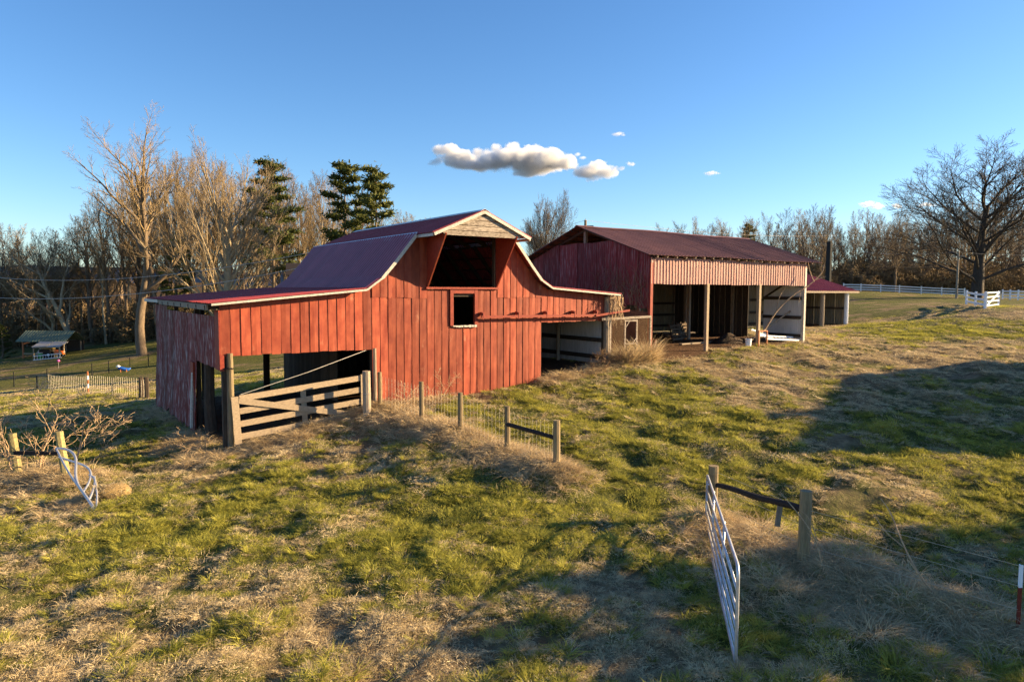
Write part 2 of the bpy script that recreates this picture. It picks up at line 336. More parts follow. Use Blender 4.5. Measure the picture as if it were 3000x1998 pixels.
fq = np.stack([idx[:-1, :-1], idx[:-1, 1:], idx[1:, 1:], idx[1:, :-1]], -1).reshape(-1, 4)
me = bpy.data.meshes.new('ground')
me.vertices.add(n0*n1); me.vertices.foreach_set('co', np.stack([GX, GY, GZ], -1).astype(np.float32).ravel())
me.loops.add(fq.size); me.loops.foreach_set('vertex_index', fq.astype(np.int32).ravel())
me.polygons.add(len(fq)); me.polygons.foreach_set('loop_start', np.arange(0, fq.size, 4, dtype=np.int32))
me.polygons.foreach_set('use_smooth', np.ones(len(fq), bool)); me.update(); me.validate()
at = me.attributes.new('cover', 'FLOAT_COLOR', 'POINT')
gm = green_mask(GX, GY).ravel(); im = inside_mask(GX, GY).ravel()
wood = np.clip((np.hypot((GX+45)/1.0, GY).ravel()-101)/12, 0, 1)*(GX.ravel() < 25)+np.clip((GY.ravel()-104-.0*GX.ravel())/14, 0, 1)*(GX.ravel() >= 25)
at.data.foreach_set('color', np.stack([gm, im, wood, np.ones_like(gm)], -1).astype(np.float32).ravel())
mt, nt, nd, lk, bs = newmat('pasture_soil')
av = nd.new('ShaderNodeVertexColor'); av.layer_name = 'cover'; sp = nd.new('ShaderNodeSeparateColor'); lk.new(av.outputs[0], sp.inputs[0])
n1_ = noise(nd, lk, (1, 1, 1), 3.5, 8, .7, seed=False); n2_ = noise(nd, lk, (1, 1, 1), .45, 6, .6, seed=False); n3_ = noise(nd, lk, (1, 1, 1), 14, 4, .7, seed=False)
straw = ramp(nd, lk, n1_, [(.3, (.09, .062, .036)), (.5, (.20, .145, .08)), (.7, (.36, .27, .15))])
grn = ramp(nd, lk, n1_, [(.3, (.035, .04, .010)), (.5, (.09, .095, .024)), (.7, (.20, .19, .055))])
s1 = nd.new('ShaderNodeMath'); s1.operation = 'MULTIPLY_ADD'; lk.new(n2_, s1.inputs[0]); s1.inputs[1].default_value = .7; lk.new(sp.outputs[0], s1.inputs[2])
s2 = nd.new('ShaderNodeMath'); s2.operation = 'MULTIPLY_ADD'; lk.new(n3_, s2.inputs[0]); s2.inputs[1].default_value = .3; lk.new(s1.outputs[0], s2.inputs[2])
gf = ramp(nd, lk, s2.outputs[0], [(.82, (0, 0, 0)), (1.0, (1, 1, 1))])
col = mixc(nd, lk, gf, straw, grn)
dirt = ramp(nd, lk, n1_, [(.3, (.06, .034, .02)), (.7, (.15, .085, .048))])
col = mixc(nd, lk, sp.outputs[1], col, dirt)
litter = ramp(nd, lk, n1_, [(.3, (.04, .026, .016)), (.7, (.11, .07, .042))])
col = mixc(nd, lk, sp.outputs[2], col, litter)
lk.new(col, bs.inputs['Base Color']); bs.inputs['Roughness'].default_value = .95; bs.inputs['Specular IOR Level'].default_value = .1
hm = nd.new('ShaderNodeMath'); hm.operation = 'ADD'; lk.new(n1_, hm.inputs[0]); lk.new(n3_, hm.inputs[1])
bumpn(nd, lk, bs, hm.outputs[0], .8, .10)
me.materials.append(mt)
ground = bpy.data.objects.new('ground', me); C.objects.link(ground); tag(ground, 'rolling winter pasture of patchy green and straw coloured grass', 'ground', kind='structure')

# distant wooded ridge on the skyline
def far_ridge(name, pts, mat, label, depth=60):
    mb = M(); n = len(pts); vs_ = []
    for x, y, z in pts: vs_ += [(x, y, -14), (x, y, z), (x*1.05, y+depth, -14)]
    fs = []
    for i in range(n-1):
        a = 3*i; fs += [(a, a+3, a+4, a+1), (a+1, a+4, a+5, a+2)]
    mb.add(vs_, fs); o = mb.build(name, mat, smooth=True); return tag(o, label, 'hill', kind='structure')
MT['hillfar'] = pmat('haze_tinted_hill', (.10, .115, .14), (.13, .145, .17), (.01, .01, .01), 3, 1, 0, 0, .3, .7, 0, spec=0)  # distance haze is mixed into this hill's blue
MT['hillnear'] = pmat('brown_wooded_hill', (.045, .034, .025), (.09, .065, .045), (.08, .08, .3), 3, 1, 0, 0, .3, .7, 0, spec=0)
far_ridge('hill', [(-1900+i*60, 1900, H+30+45*float(fbm(np.array([i*.21]), np.array([3.3]), 4, 2)[0])) for i in range(64)], MT['hillfar'], 'distant mountain ridge tinted haze blue on the horizon behind the woods', 400)
far_ridge('hill', [(-420+i*14, 330+25*math.sin(i*.3), H-2+12*float(fbm(np.array([i*.33]), np.array([8.3]), 4, 5)[0])+(max(0, i-30)*.06)) for i in range(70)], MT['hillnear'], 'low brown wooded rise closing the view behind the trees', 80)

# ------------------------------------------------------------------ the gambrel barn (frame: u along the front, v to the back)
def gbw(u, v):                              # ground level at a barn-frame point, relative to the camera
    q = BW(u, v); return gz(q[0], q[1])-H
def interp(pts, u): return float(np.interp(u, [p[0] for p in pts], [p[1] for p in pts]))
RIB = [(0, 0), (.022, .030), (.05, .030), (.072, 0)]
RIBW = [(0, 0), (.045, .042), (.10, .042), (.145, 0)]
RIBL = [(0, 0), (.008, .022), (.026, .022), (.034, 0)]
def ribcols(a0, a1, pitch, rib=RIB):
    av, of = [], []; a = a0
    while a < a1-1e-6:
        for d, h in rib:
            if a+d < a1: av.append(a+d); of.append(h)
        a += pitch
    av.append(a1); of.append(0); return av, of
def wavecols(a0, a1, pitch, amp=.011):
    n = max(3, int(round((a1-a0)/pitch))*4); av = [a0+(a1-a0)*i/n for i in range(n+1)]
    return av, [amp*math.sin(2*math.pi*i/4+.4) for i in range(n+1)]
def roof_plane(name, prof, v0, v1, parent, mat, width=.8, pitch=.2, flip=1, axis='v', lift=.0, sag=None, rib=RIB):
    """ribbed sheets side by side over a polyline profile (across, z); prof runs from eave to ridge"""
    pr = np.array(prof, float); n_ = int(round((v1-v0)/width)); w = (v1-v0)/n_
    tg = np.gradient(pr, axis=0); nrm = np.stack([-tg[:, 1], tg[:, 0]], -1)*flip; nrm /= np.linalg.norm(nrm, axis=1)[:, None]
    for k in range(n_):
        mb = M(); a0 = v0+k*w; av, of = ribcols(a0+.002, a0+w+.02, pitch, rib); nb = len(pr); lap = .004*(k % 2); je = rnd.uniform(-.02, .02)
        base = 0; vs_ = []
        for side in (0, .005):
            for a, o_ in zip(av, of):
                for j in range(nb):
                    pu, pz = pr[j]+nrm[j]*(o_+lap+lift-side)
                    if j == 0: pu += je*(pr[0]-pr[1])[0]/np.linalg.norm(pr[0]-pr[1])
                    if sag: pz += sag(a)
                    vs_.append((pu, a, pz) if axis == 'v' else (a, pu, pz))
        N = len(av)*nb; g = lambda sd, i, j: sd*N+i*nb+j; fs = []
        for i in range(len(av)-1):
            for j in range(nb-1):
                fs.append((g(0, i, j), g(0, i+1, j), g(0, i+1, j+1), g(0, i, j+1))); fs.append((g(1, i, j), g(1, i, j+1), g(1, i+1, j+1), g(1, i+1, j)))
            for j in (0, nb-1): fs.append((g(0, i, j), g(1, i, j), g(1, i+1, j), g(0, i+1, j)))
        mb.add(vs_, fs); mb.build('roof_sheet', mat, parent)

LP = [(-5.04, -.40), (-.30, .04), (.24, .42), (.69, .92), (1.46, 1.85)]        # roof surface, left half
CU = 3.465
RP = [(2*CU-x, z) for x, z in LP[::-1]]; RP[-1] = (10.78, -.13); RP[-2] = (7.2, .13)
UPL = [(1.52, 1.83), (CU, 2.65)]; UPR = [(2*CU-1.52, 1.83), (CU, 2.65)]
def roofz(u):
    if 1.52 <= u <= 2*CU-1.52: return 2.65-abs(u-CU)*(2.65-1.83)/(CU-1.52)
    return interp(LP+RP, u)
ZB = -4.2
barn = empty('gambrel_barn', 'red gambrel barn with hay hood and side lean-tos', 'barn', org=(CU, 0, ZB))
WT = lambda u: roofz(u)-.07
# framing of the front wall, with the siding panels on it
fr = M()
for z in (-.18, -1.75, -3.0): fr.beam((0.05, .08, z), (6.86, .08, z), .05, .1)
for u in (0.05, 2.0, 4.83, 6.86): fr.beam((u, .1, -4.0), (u, .1, roofz(u)-.12), .14, .14)
for u in (-4.55, -2.4): fr.beam((u, .1, -1.9), (u, .1, roofz(u)-.12), .12, .12)
for u in (8.5, 10.2): fr.beam((u, .1, -3.2), (u, .1, roofz(u)-.12), .14, .14) if u > 10 else fr.beam((u, .1, -1.2), (u, .1, roofz(u)-.12), .1, .1)
fr.beam((-4.6, .07, -1.82), (0, .07, -1.82), .05, .16); fr.beam((6.9, .07, -1.12), (10.3, .07, -1.12), .05, .16)
front = fr.build('front_wall', MT['dark'], barn)
def siding(u0, u1, lo, hi, n0=0.0, parent=front, mat='red', name='siding_panel', dent=.007):
    w = u1-u0; mb = M(); ph = rnd.uniform(0, 9); bow = rnd.uniform(-.5, 1)*dent
    av = [u0, u0+.003, u0+.020, u0+.023, u0+w*.5, u1]; rh = rnd.uniform(.008, .019); of = [.0, rh, rh, .0, bow, 0]
    jl = rnd.uniform(-.006, .006)
    jit = lambda a, b: n0+dent*.9*math.sin(b*2.3+ph)*math.sin((a-u0)/w*math.pi)+jl*math.sin(b*1.7+ph)
    mb.slab((0, 0, 0), (1, 0, 0), (0, 0, 1), (0, -1, 0), av, of, lo, hi, 4, .006, jit)
    return mb.build(name, MT[mat], parent)
cst = lambda z: (lambda a: z)
def gline(a): return gbw(a, -.02)-.04
n_ = 16
for k in range(n_):
    u0 = -4.67+k*4.66/n_; jb = rnd.uniform(-.015, .015)
    siding(u0, u0+4.66/n_, lambda a, jb=jb: -1.93+jb, lambda a: WT(a)-.02)
for k in range(24):
    u0 = k*6.9/24; u1 = u0+6.9/24; mid = (u0+u1)/2
    hi = cst(-.24+rnd.uniform(-.01, .01)) if (mid < 1.98 or mid > 4.85) else cst(.02+rnd.uniform(-.006, .006))
    lj = rnd.uniform(-.03, .06)
    lo = lambda a, lj=lj: gline(a)+lj
    if 2.98 < mid < 3.98: hi = cst(-1.27+rnd.uniform(-.01, .01))
    siding(u0, u1, lo, hi, dent=.008)
for k in range(24):
    u0 = k*6.9/24; u1 = u0+6.9/24; mid = (u0+u1)/2
    if mid < 1.98 or mid > 4.85:
        j = rnd.uniform(-.02, .02); siding(u0, min(u1, 2.0) if mid < 2 else max(u0, 4.84)*0+u1, cst(-.27+j), lambda a: WT(a)-.02, .014, dent=.012)
for k in range(12):
    u0 = 6.9+k*3.5/12; jb = rnd.uniform(-.015, .015)
    siding(u0, u0+3.5/12, lambda a, jb=jb: -1.215+jb, lambda a: WT(a)-.02)
# corner flap, hay loft sill, window trim
t = M(); t.box(-4.70, -4.58, -.035, -.008, -2.36, -1.9); t.box(-4.71, -4.675, -.03, .5, -2.34, -.6); t.build('corner_trim', MT['redtrim'], barn)
t = M(); t.box(1.95, 4.9, -.09, .12, .03, .10); t.build('loft_sill', MT['redtrim'], barn)
win = M(); win.box(2.90, 3.03, -.05, .06, -1.24, .02); win.box(3.90, 4.03, -.05, .06, -1.24, .02); win.box(3.031, 3.899, -.045, .06, -.12, .02)
wf = win.build('window_frame', MT['redtrim'], barn)
t = M()
for k in range(9): t.box(3.0+k*.108, 3.0+k*.108+.1, -.07-rnd.uniform(0, .02), .08, -1.29+rnd.uniform(-.02, .02), -1.235+rnd.uniform(-.01, .015))
t.build('sill', MT['white'], wf)
# hay hood: side panels, edge strips, gable boards
HV = -1.27
for u, sg in ((2.0, 1), (4.84, -1)):
    mb = M(); q = [(u, 0, .1), (u, -.0, 1.86), (u, HV, 1.84)]
    mb.add([(a+.02*sg*0, b, c) for a, b, c in q]+[(a+.03*sg, b, c) for a, b, c in q], [(0, 1, 2), (5, 4, 3), (0, 3, 4, 1), (1, 4, 5, 2), (2, 5, 3, 0)])
    hp = mb.build('hood_side_panel', MT['redtrim'], barn)
    e = M(); e.beam((u+.015*sg, -.03, .1), (u+.015*sg, HV-.03, 1.84), .075, .05, (1, 0, 0)); e.build('edge_strip', MT['red'] if sg > 0 else MT['redtrim'], hp)
bz = 1.78
for k in range(5):
    z0 = bz+k*.175; z1 = z0+.158
    a0 = CU-1.9+(z0-1.83)*2.35+.05; a1 = CU-1.9+(z1-1.83)*2.35+.05; a0 = max(a0, 1.98 if k == 0 else a0); a1 = min(a1, CU-.03)
    if a0 >= CU-.05: break
    mb = M(); b0, b1 = 2*CU-a0, 2*CU-a1; y0, y1 = HV-.02-.004*(k % 2), HV+.01
    dj = rnd.uniform(-.012, .012)
    mb.hexa([(a0, y0, z0+dj), (b0, y0, z0-dj), (b0, y1, z0), (a0, y1, z0), (a1, y0, z1+dj), (b1, y0, z1-dj), (b1, y1, z1), (a1, y1, z1)])
    mb.build('gable_board', MT['gableboard'], barn)
# fascia boards on every rake
def fascia(pts, v, w=.05, h=.06, drop=.05, mat='white', name='rake_board', parent=barn):
    for (a, b) in zip(pts[:-1], pts[1:]):
        mb = M(); mb.beam((a[0], v, a[1]-drop), (b[0], v, b[1]-drop), w, h, (0, 0, 1)); mb.build(name, MT[mat], parent)
fascia([(-4.95, -.392), (-.30, .04)], -.31); fascia([LP[1], LP[2]], -.312); fascia(LP[2:], -.31, h=.1)
fascia(RP[:3], -.31, h=.1); fascia([RP[2], RP[3]], -.312); fascia([RP[3], (10.72, -.125)], -.31)
fascia([(1.56, 1.83), (CU, 2.645)], HV-.08, h=.10); fascia([(CU, 2.645), (2*CU-1.56, 1.83)], HV-.08, h=.10)
for s in (0, 1):
    mb = M(); uu = 1.54 if s == 0 else 2*CU-1.54; mb.beam((uu, HV-.04, 1.765), (uu, 0, 1.765), .03, .09); mb.build('hood_eave_board', MT['white'], barn)
for k in range(4):
    for s in (-1, 1):
        mb = M(); uu = CU+s*(.45+.42*k); zz = roofz(uu)-.07; mb.beam((uu, HV-.04, zz), (uu, .5, zz), .09, .05); mb.build('hood_purlin', MT['wood'], barn)
# roofs: purlins and rafters as the roof part, sheets as its pieces
def framing(prof, v0, v1, step=1.2, purl=.55):
    mb = M(); pr = np.array(prof); L = np.r_[0, np.cumsum(np.linalg.norm(np.diff(pr, axis=0), axis=1))]
    at_ = lambda s: (np.interp(s, L, pr[:, 0]), np.interp(s, L, pr[:, 1]))
    s = .12
    while s < L[-1]:
        a = at_(s); mb.beam((a[0], v0, a[1]-.05), (a[0], v1, a[1]-.05), .09, .035); s += purl
    v = v0+.4
    while v < v1:
        for a, b in zip(prof[:-1], prof[1:]): mb.beam((a[0], v, a[1]-.14), (b[0], v, b[1]-.14), .05, .14)
        v += step
    return mb
MV = 9.4
r = framing(LP[:2], -.25, 11.4).build('lean_to_roof', MT['dark'], barn); roof_plane('s', LP[:2], -.32, 11.45, r, MT['roof'])
r = framing(LP[1:], -.25, MV).build('lower_roof', MT['dark'], barn); roof_plane('s', LP[1:], -.32, MV+.1, r, MT['roofL'], .84, .21, rib=RIBW)
r = framing(UPL, -.05, MV).build('upper_roof', MT['dark'], barn); roof_plane('s', UPL, HV-.1, MV+.1, r, MT['roof'])
ur = r
r = framing(UPR, -.05, MV).build('upper_roof', MT['dark'], barn); roof_plane('s', UPR, HV-.1, MV+.1, r, MT['roof'], flip=-1)
r = framing(RP[:4][::-1], -.25, MV).build('lower_roof', MT['dark'], barn); roof_plane('s', RP[:4][::-1], -.32, MV+.1, r, MT['roof'], .8, .16, flip=-1)
r = framing(RP[3:][::-1], -.25, MV).build('lean_to_roof', MT['dark'], barn); roof_plane('s', RP[3:][::-1], -.32, MV+.1, r, MT['roof'], flip=-1)
t = M(); sl = .42
t.slab((0, 0, 0), (0, 1, 0), (1, 0, 0), (0, 0, 1), [HV-.11, MV+.1], [0, 0], cst(CU-.17), cst(CU), 1, .01)
for i in range(len(t.v)): x, y, z = t.v[i]; t.v[i] = (x, y, 2.695-(CU-x)*sl+z)
n0_ = len(t.v); t.slab((0, 0, 0), (0, 1, 0), (1, 0, 0), (0, 0, 1), [HV-.11, MV+.1], [0, 0], cst(CU), cst(CU+.17), 1, .01)
for i in range(n0_, len(t.v)): x, y, z = t.v[i]; t.v[i] = (x, y, 2.695-(x-CU)*sl+z)
t.build('ridge_cap', MT['flash'], barn)
for s in (0, 1):
    t = M(); du, dz = 1.46-.69, 1.85-.92; L_ = math.hypot(du, dz); du, dz = du/L_, dz/L_
    a = (1.50, 1.895); b = (1.50-.24*du, 1.895-.24*dz)
    mir = lambda p: p if s == 0 else (2*CU-p[0], p[1])
    a, b = mir(a), mir(b); k = 1 if s == 0 else -1
    t.hexa([(b[0], -.33, b[1]), (a[0], -.33, a[1]), (a[0], MV+.1, a[1]), (b[0], MV+.1, b[1]), (b[0]-.008*k, -.33, b[1]+.008), (a[0]-.008*k, -.33, a[1]+.008), (a[0]-.008*k, MV+.1, a[1]+.008), (b[0]-.008*k, MV+.1, b[1]+.008)])
    t.build('break_flashing', MT['flash'], barn)
t = M(); t.beam((-5.05, 8.2, -.47), (-5.05, 11.5, -.47), .04, .11); t.build('eave_board', MT['white'], barn)
t = M(); t.beam((-5.0, .0, -.52), (-5.0, 8.2, -.50), .05, .16); t.build('eave_board', MT['wood'], barn)
# left wall of rusting painted sheets, open strip under the eave, doorway at the front end
g_ = M()
for z in (-.95, -2.2): g_.beam((-4.6, .1, z), (-4.6, 11.2, z), .05, .1)
g_.beam((-4.6, 3.8, -3.6), (-4.6, 11.2, -3.6), .05, .1)
for v in (.15, 3.75, 7.4, 11.1): g_.beam((-4.55, v, -5.0), (-4.55, v, -.5), .14, .14)
lw = g_.build('left_wall', MT['dark'], barn)
for k in range(17):
    v0 = k*11.28/17; v1 = v0+11.28/17+.02; mb = M(); av, of = wavecols(v0, v1, .11)
    top = -.80 if v0 < 8.0 else -.52
    if v1 < 3.75: lo = lambda a, j=rnd.uniform(-.02, .02): -2.33+j+.012*math.sin(a*9)
    else: lo = lambda a, ph=rnd.uniform(0, 9), j=rnd.uniform(-.05, .12): gbw(-4.75, a)+.08+j+.05*math.sin(a*8+ph)
    fl = lambda a, b: (.0 if b > -2.5 else .05*(-2.5-b))+.012*math.sin(a*3+b*2)
    mb.slab((-4.68, 0, 0), (0, -1, 0) if False else (0, 1, 0), (0, 0, 1), (-1, 0, 0), av, [o+.004*(k % 2) for o in of], lo, cst(top), 4, .005, fl)
    mb.build('wall_sheet', MT['oldred'], lw)
t = M(); t.tube([(-4.74, 3.62, -2.75), (-4.80, 3.55, -3.6), (-4.86, 3.45, -4.55)], .055, 5); t.build('jamb_strip', MT['white'], lw)
t = M(); t.box(-4.76, -4.70, 3.5, 3.95, -4.75, -2.4); t.build('door_post', MT['redtrim'], lw)
t = M(); t.tube([(-4.35, 2.9, -4.9), (-4.40, 2.95, -3.6), (-4.38, 2.9, -2.2)], [.2, .17, .16], 8); t.build('log_post', MT['dark'], barn)
# posts of the open lean-to
for (u, v, rr, z1, mt_) in ((-4.42, -.02, .085, -1.85, 'postwood'), (-4.48, .16, .09, -.6, 'wood'), (-1.05, 8.3, .13, -.4, 'dark'), (-2.9, 11.2, .1, -.5, 'dark'), (.08, .05, .09, -1.9, 'wood'), (10.22, -.02, .12, -.25, 'wood'), (10.12, 2.95, .09, -.25, 'wood')):
    mb = M(); g0 = gbw(u, v)-.25; mb.tube([(u, v, g0), (u+.01, v, (g0+z1)/2), (u, v, z1)], [rr*1.05, rr, rr*.95], 9); mb.build('post', MT[mt_], barn)
# inner board walls
def boards(name, p0, p1, z0, z1, mat, parent, w=.24, gap=.012, th=.025, skip=()):
    p0 = np.array(p0, float); p1 = np.array(p1, float); L = np.linalg.norm(p1-p0); d = (p1-p0)/L; nrm = np.array([-d[1], d[0]]); n = int(L/w)
    for k in range(n):
        if k in skip: continue
        a = p0+d*(k*w); b = p0+d*(k*w+w-gap); o_ = nrm*(th+rnd.uniform(0, .008)); mb = M(); zt = (z1(k/n) if callable(z1) else z1)+rnd.uniform(-.02, .02)
        mb.hexa([(*a, z0), (*b, z0), (*(b+o_), z0), (*(a+o_), z0), (*a, zt), (*b, zt), (*(b+o_), zt), (*(a+o_), zt)]); mb.build(name, MT[mat], parent)
iw = M()
for z in (-1.0, -2.4, -3.6): iw.beam((.05, 3.0, z), (.05, 9.3, z), .05, .1)
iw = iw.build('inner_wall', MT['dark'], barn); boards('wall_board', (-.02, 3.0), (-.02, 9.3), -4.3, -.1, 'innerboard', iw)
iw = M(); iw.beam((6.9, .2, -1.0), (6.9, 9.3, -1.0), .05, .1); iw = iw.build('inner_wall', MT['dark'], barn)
boards('wall_board', (6.88, .3), (6.88, 9.3), -4.2, -.1, 'dark', iw, .3)  # boards coloured dark so the lean-to looks unlit
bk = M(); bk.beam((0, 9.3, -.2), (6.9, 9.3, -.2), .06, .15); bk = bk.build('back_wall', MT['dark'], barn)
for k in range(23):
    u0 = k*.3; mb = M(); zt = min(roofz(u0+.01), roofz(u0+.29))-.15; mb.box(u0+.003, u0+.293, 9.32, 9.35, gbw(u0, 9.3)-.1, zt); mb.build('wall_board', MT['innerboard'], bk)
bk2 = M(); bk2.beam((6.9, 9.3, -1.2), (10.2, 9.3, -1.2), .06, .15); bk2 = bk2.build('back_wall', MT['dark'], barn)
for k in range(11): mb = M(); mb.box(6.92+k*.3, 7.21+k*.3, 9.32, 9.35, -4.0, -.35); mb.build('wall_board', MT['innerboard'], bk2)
t = M(); t.box(.05, 6.85, .15, 9.28, -.1, -.03); t.build('loft_floor', MT['dark'], barn)
rw = M()
for z in (-2.02, -2.72): rw.beam((10.16, .1, z), (10.16, 9.3, z-.0), .05, .17)
rw = rw.build('right_wall', MT['dark'], barn)
for k in range(14):
    v0 = .08+k*.66; mb = M(); av, of = wavecols(v0, v0+.67, .085, .009)
    mb.slab((10.24, 0, 0), (0, 1, 0), (0, 0, 1), (-1, 0, 0), av, [o+.003*(k % 2) for o in of], lambda a: gbw(10.24, a)+.05, cst(-.3), 1, .005); mb.build('wall_sheet', MT['galv'], rw)
# hay-door track along the front, brackets and the swung-out bar
tr = M(); tr.beam((4.08, -.20, -.945), (9.72, -.20, -.975), .055, .085); tr = tr.build('door_track', MT['redtrim'], barn)
for u in (4.15, 5.7, 7.02, 8.38, 9.55):
    mb = M(); mb.box(u-.05, u+.07, -.2, -.035, -.90, -.78); mb.box(u-.02, u+.02, -.235, -.205, -1.04, -.8); mb.build('track_bracket', MT['redtrim'], tr)
t = M(); t.beam((9.45, -.24, -.99), (11.2, -.34, -.80), .06, .08); t.build('loose_track_bar', MT['redtrim'], tr)

# ------------------------------------------------------------------ the open machinery shed
SZ = -2.75
shed = empty('machinery_shed', 'open-fronted machinery shed with faded maroon roof beside the gambrel barn', 'shed', org=(18.4, 0, SZ))
EVF, EVB, RV, RZ = -.33, 8.95, 4.32, 3.03
def sagB(a): return -.05*max(0, (a-15)/10)**1.2-.02*math.sin((a-12)*.9)
BF = [(EVF, 1.53), (RV, RZ)]; BB = [(EVB, 1.50), (RV, RZ)]
def roofzB(v): return interp([(EVF, 1.53), (RV, RZ), (EVB, 1.5)], v)
def framingU(prof, u0, u1, step, purl):
    mb = M(); p, q = np.array(prof[0]), np.array(prof[1]); L = np.linalg.norm(q-p); s = .15
    while s < L: a = p+(q-p)*s/L; mb.beam((u0, a[0], a[1]-.05), (u1, a[0], a[1]-.08), .09, .04); s += purl
    u = u0+.5
    while u < u1: mb.beam((u, p[0]+.15, p[1]-.1), (u, q[0], q[1]-.14), .05, .15); u += step
    return mb
r = framingU(BF, 12.35, 25.0, 1.9, .6).build('front_roof', MT['dark'], shed); roof_plane('s', BF, 12.28, 25.12, r, MT['roofB'], .92, .23, flip=1, axis='u', sag=sagB, rib=RIBL)
r = framingU(BB, 12.35, 25.0, 1.9, .6).build('rear_roof', MT['dark'], shed); roof_plane('s', BB, 12.28, 25.12, r, MT['roofB'], .92, .23, flip=-1, axis='u', sag=sagB, rib=RIBL)
t = M()
for k in range(8):
    a, b = 12.26+k*1.61, 12.26+(k+1)*1.61; za, zb_ = RZ+.045+sagB(a), RZ+.045+sagB(b)
    t.add([(a, RV-.2, za-.075), (b, RV-.2, zb_-.075), (b, RV, zb_), (a, RV, za), (b, RV+.2, zb_-.075), (a, RV+.2, za-.075)], [(0, 1, 2, 3), (3, 2, 4, 5)])
t.build('ridge_cap', MT['roofB'], shed)
# front fascia of pink ribbed siding
ff = M(); ff.beam((12.7, .03, .4), (24.2, .03, .38), .05, .16); ff.beam((12.7, .03, 1.3), (24.2, .03, 1.22), .05, .16); ff = ff.build('front_fascia', MT['dark'], shed)
n_ = 15
for k in range(n_):
    u0 = 12.72+k*11.46/n_; u1 = u0+11.46/n_+.015; av, of = ribcols(u0, u1, .19, [(0, 0), (.02, .026), (.055, .026), (.075, 0), (.12, 0), (.13, .006), (.14, 0)])
    mb = M(); j = rnd.uniform(-.012, .012); mb.slab((0, -.03, 0), (1, 0, 0), (0, 0, 1), (0, -1, 0), av, [o+.004*(k % 2) for o in of], lambda a: .30+j, lambda a: 1.45+sagB(a)*.8, 1, .005)
    mb.build('siding_panel', MT['pink'], ff)
for k in range(20):
    u = 12.9+k*.6; mb = M(); mb.beam((u, EVF+.06, 1.47+sagB(u)), (u, .3, 1.62+sagB(u)), .05, .08); mb.build('rafter_tail', MT['wood'], shed)
# posts
for i, (u, v, mt_) in enumerate(((16.45, .02, 'board'), (20.3, .02, 'board'), (24.1, .03, 'white'), (12.78, .02, 'redtrim'))):
    mb = M(); g0 = gbw(u, v)-.3; mb.beam((u, v, g0), (u, v, .35 if i < 2 else 1.2), .15, .15, (0, 1, 0)); mb.build('post', MT[mt_], shed)
for (u, v) in ((16.4, 4.3), (20.2, 4.3), (24.0, 4.4), (14.3, 2.2), (12.9, 4.4), (16.4, 8.8), (20.2, 8.8), (24.0, 8.8), (12.9, 8.8), (18.3, 6.4), (22.1, 6.2)):
    mb = M(); mb.beam((u, v, gbw(u, v)-.3), (u, v, roofzB(v)-.2), .14, .14, (0, 1, 0)); mb.build('post', MT['wood'], shed)
t = M()
for u in (16.4, 20.2): t.beam((u, .1, .9), (u, 8.8, .9), .06, .2)
t.build('tie_beams', MT['dark'], shed)
# gable wall of weathered sheets, brace timbers
gw = M()
for z in (-2.2, -1.0, .3, 1.5): gw.beam((12.76, .1, z), (12.76, 8.8, z), .05, .12)
gw = gw.build('gable_wall', MT['dark'], shed)
for k in range(13):
    v0 = k*8.85/13; v1 = v0+8.85/13+.02; mb = M(); av, of = wavecols(v0, v1, .13, .009); tilt = rnd.uniform(-.012, .012)
    top = lambda a: min(2.24+.02*math.sin(a*3), roofzB(a)-.14)
    lo = (lambda a: gbw(12.7, a)+.03) if k > 2 else (lambda a, j=rnd.uniform(-.15, .15): -.75+j)
    mb.slab((12.70, 0, 0), (0, 1, 0), (0, 0, 1), (-1, 0, 0), av, [o+.004*(k % 2) for o in of], lo, top, 3, .005, lambda a, b: tilt*b*.6+.01*math.sin(b*2+k))
    mb.build('wall_sheet', MT['oldred2'], gw)
t = M(); n_s = 8
for sd in (0, .02):                          # bowed sheet below
    for i in range(n_s+1):
        for j in range(5): v = .1+1.95*i/n_s; z = -2.85+1.95*j/4+.35*(v/2)**2*(j/4); t.v.append((12.64+.12*math.sin(i/n_s*math.pi)*-1+sd, v, z))
for i in range(n_s):
    for j in range(4):
        a = i*5+j; t.f.append((a, a+5, a+6, a+1)); b = a+(n_s+1)*5; t.f.append((b, b+1, b+6, b+5))
t.build('bowed_panel', MT['rustsheet'], gw)
# right end wall (white sheets near the front, added boards behind) and back wall
ew = M()
for z in (-2.3, -1.35, -.35): ew.beam((24.0, .1, z), (24.0, 2.4, z), .05, .17)
ew = ew.build('end_wall', MT['dark'], shed)
for k in range(3):
    mb = M(); v0 = .1+k*.77; av, of = ribcols(v0, v0+.775, .11, [(0, 0), (.01, .01), (.025, .01), (.035, 0)])
    mb.slab((24.08, 0, 0), (0, 1, 0), (0, 0, 1), (-1, 0, 0), av, of, cst(-2.55), lambda a: roofzB(a)-.2, 1, .005); mb.build('wall_sheet', MT['whitemetal'], ew)
for (a, b, w, mt_) in (((23.96, 2.35, -.35), (23.96, .3, .85), .14, 'dark'), ((23.96, 2.4, .9), (23.96, .1, .25), .12, 'dark')):
    mb = M(); mb.beam(a, b, .06, w, (1, 0, 0)); mb.build('brace', MT[mt_], ew)
for k in range(14):  # boards added to keep sun out of the shed interior
    mb = M(); v0 = 3.4+k*.39; mb.box(24.04, 24.07, v0, v0+.38, -2.6, roofzB(v0+.2)-.2); mb.build('wall_board', MT['dark'], ew)
bw_ = M()
for z in (-2.1, -1.45, -.75): bw_.beam((12.9, 8.75, z), (24.0, 8.75, z), .05, .14)
bw_.beam((13.3, 8.7, .3), (15.6, 8.7, -2.2), .1, .1); bw_ = bw_.build('back_wall', MT['dark'], shed)
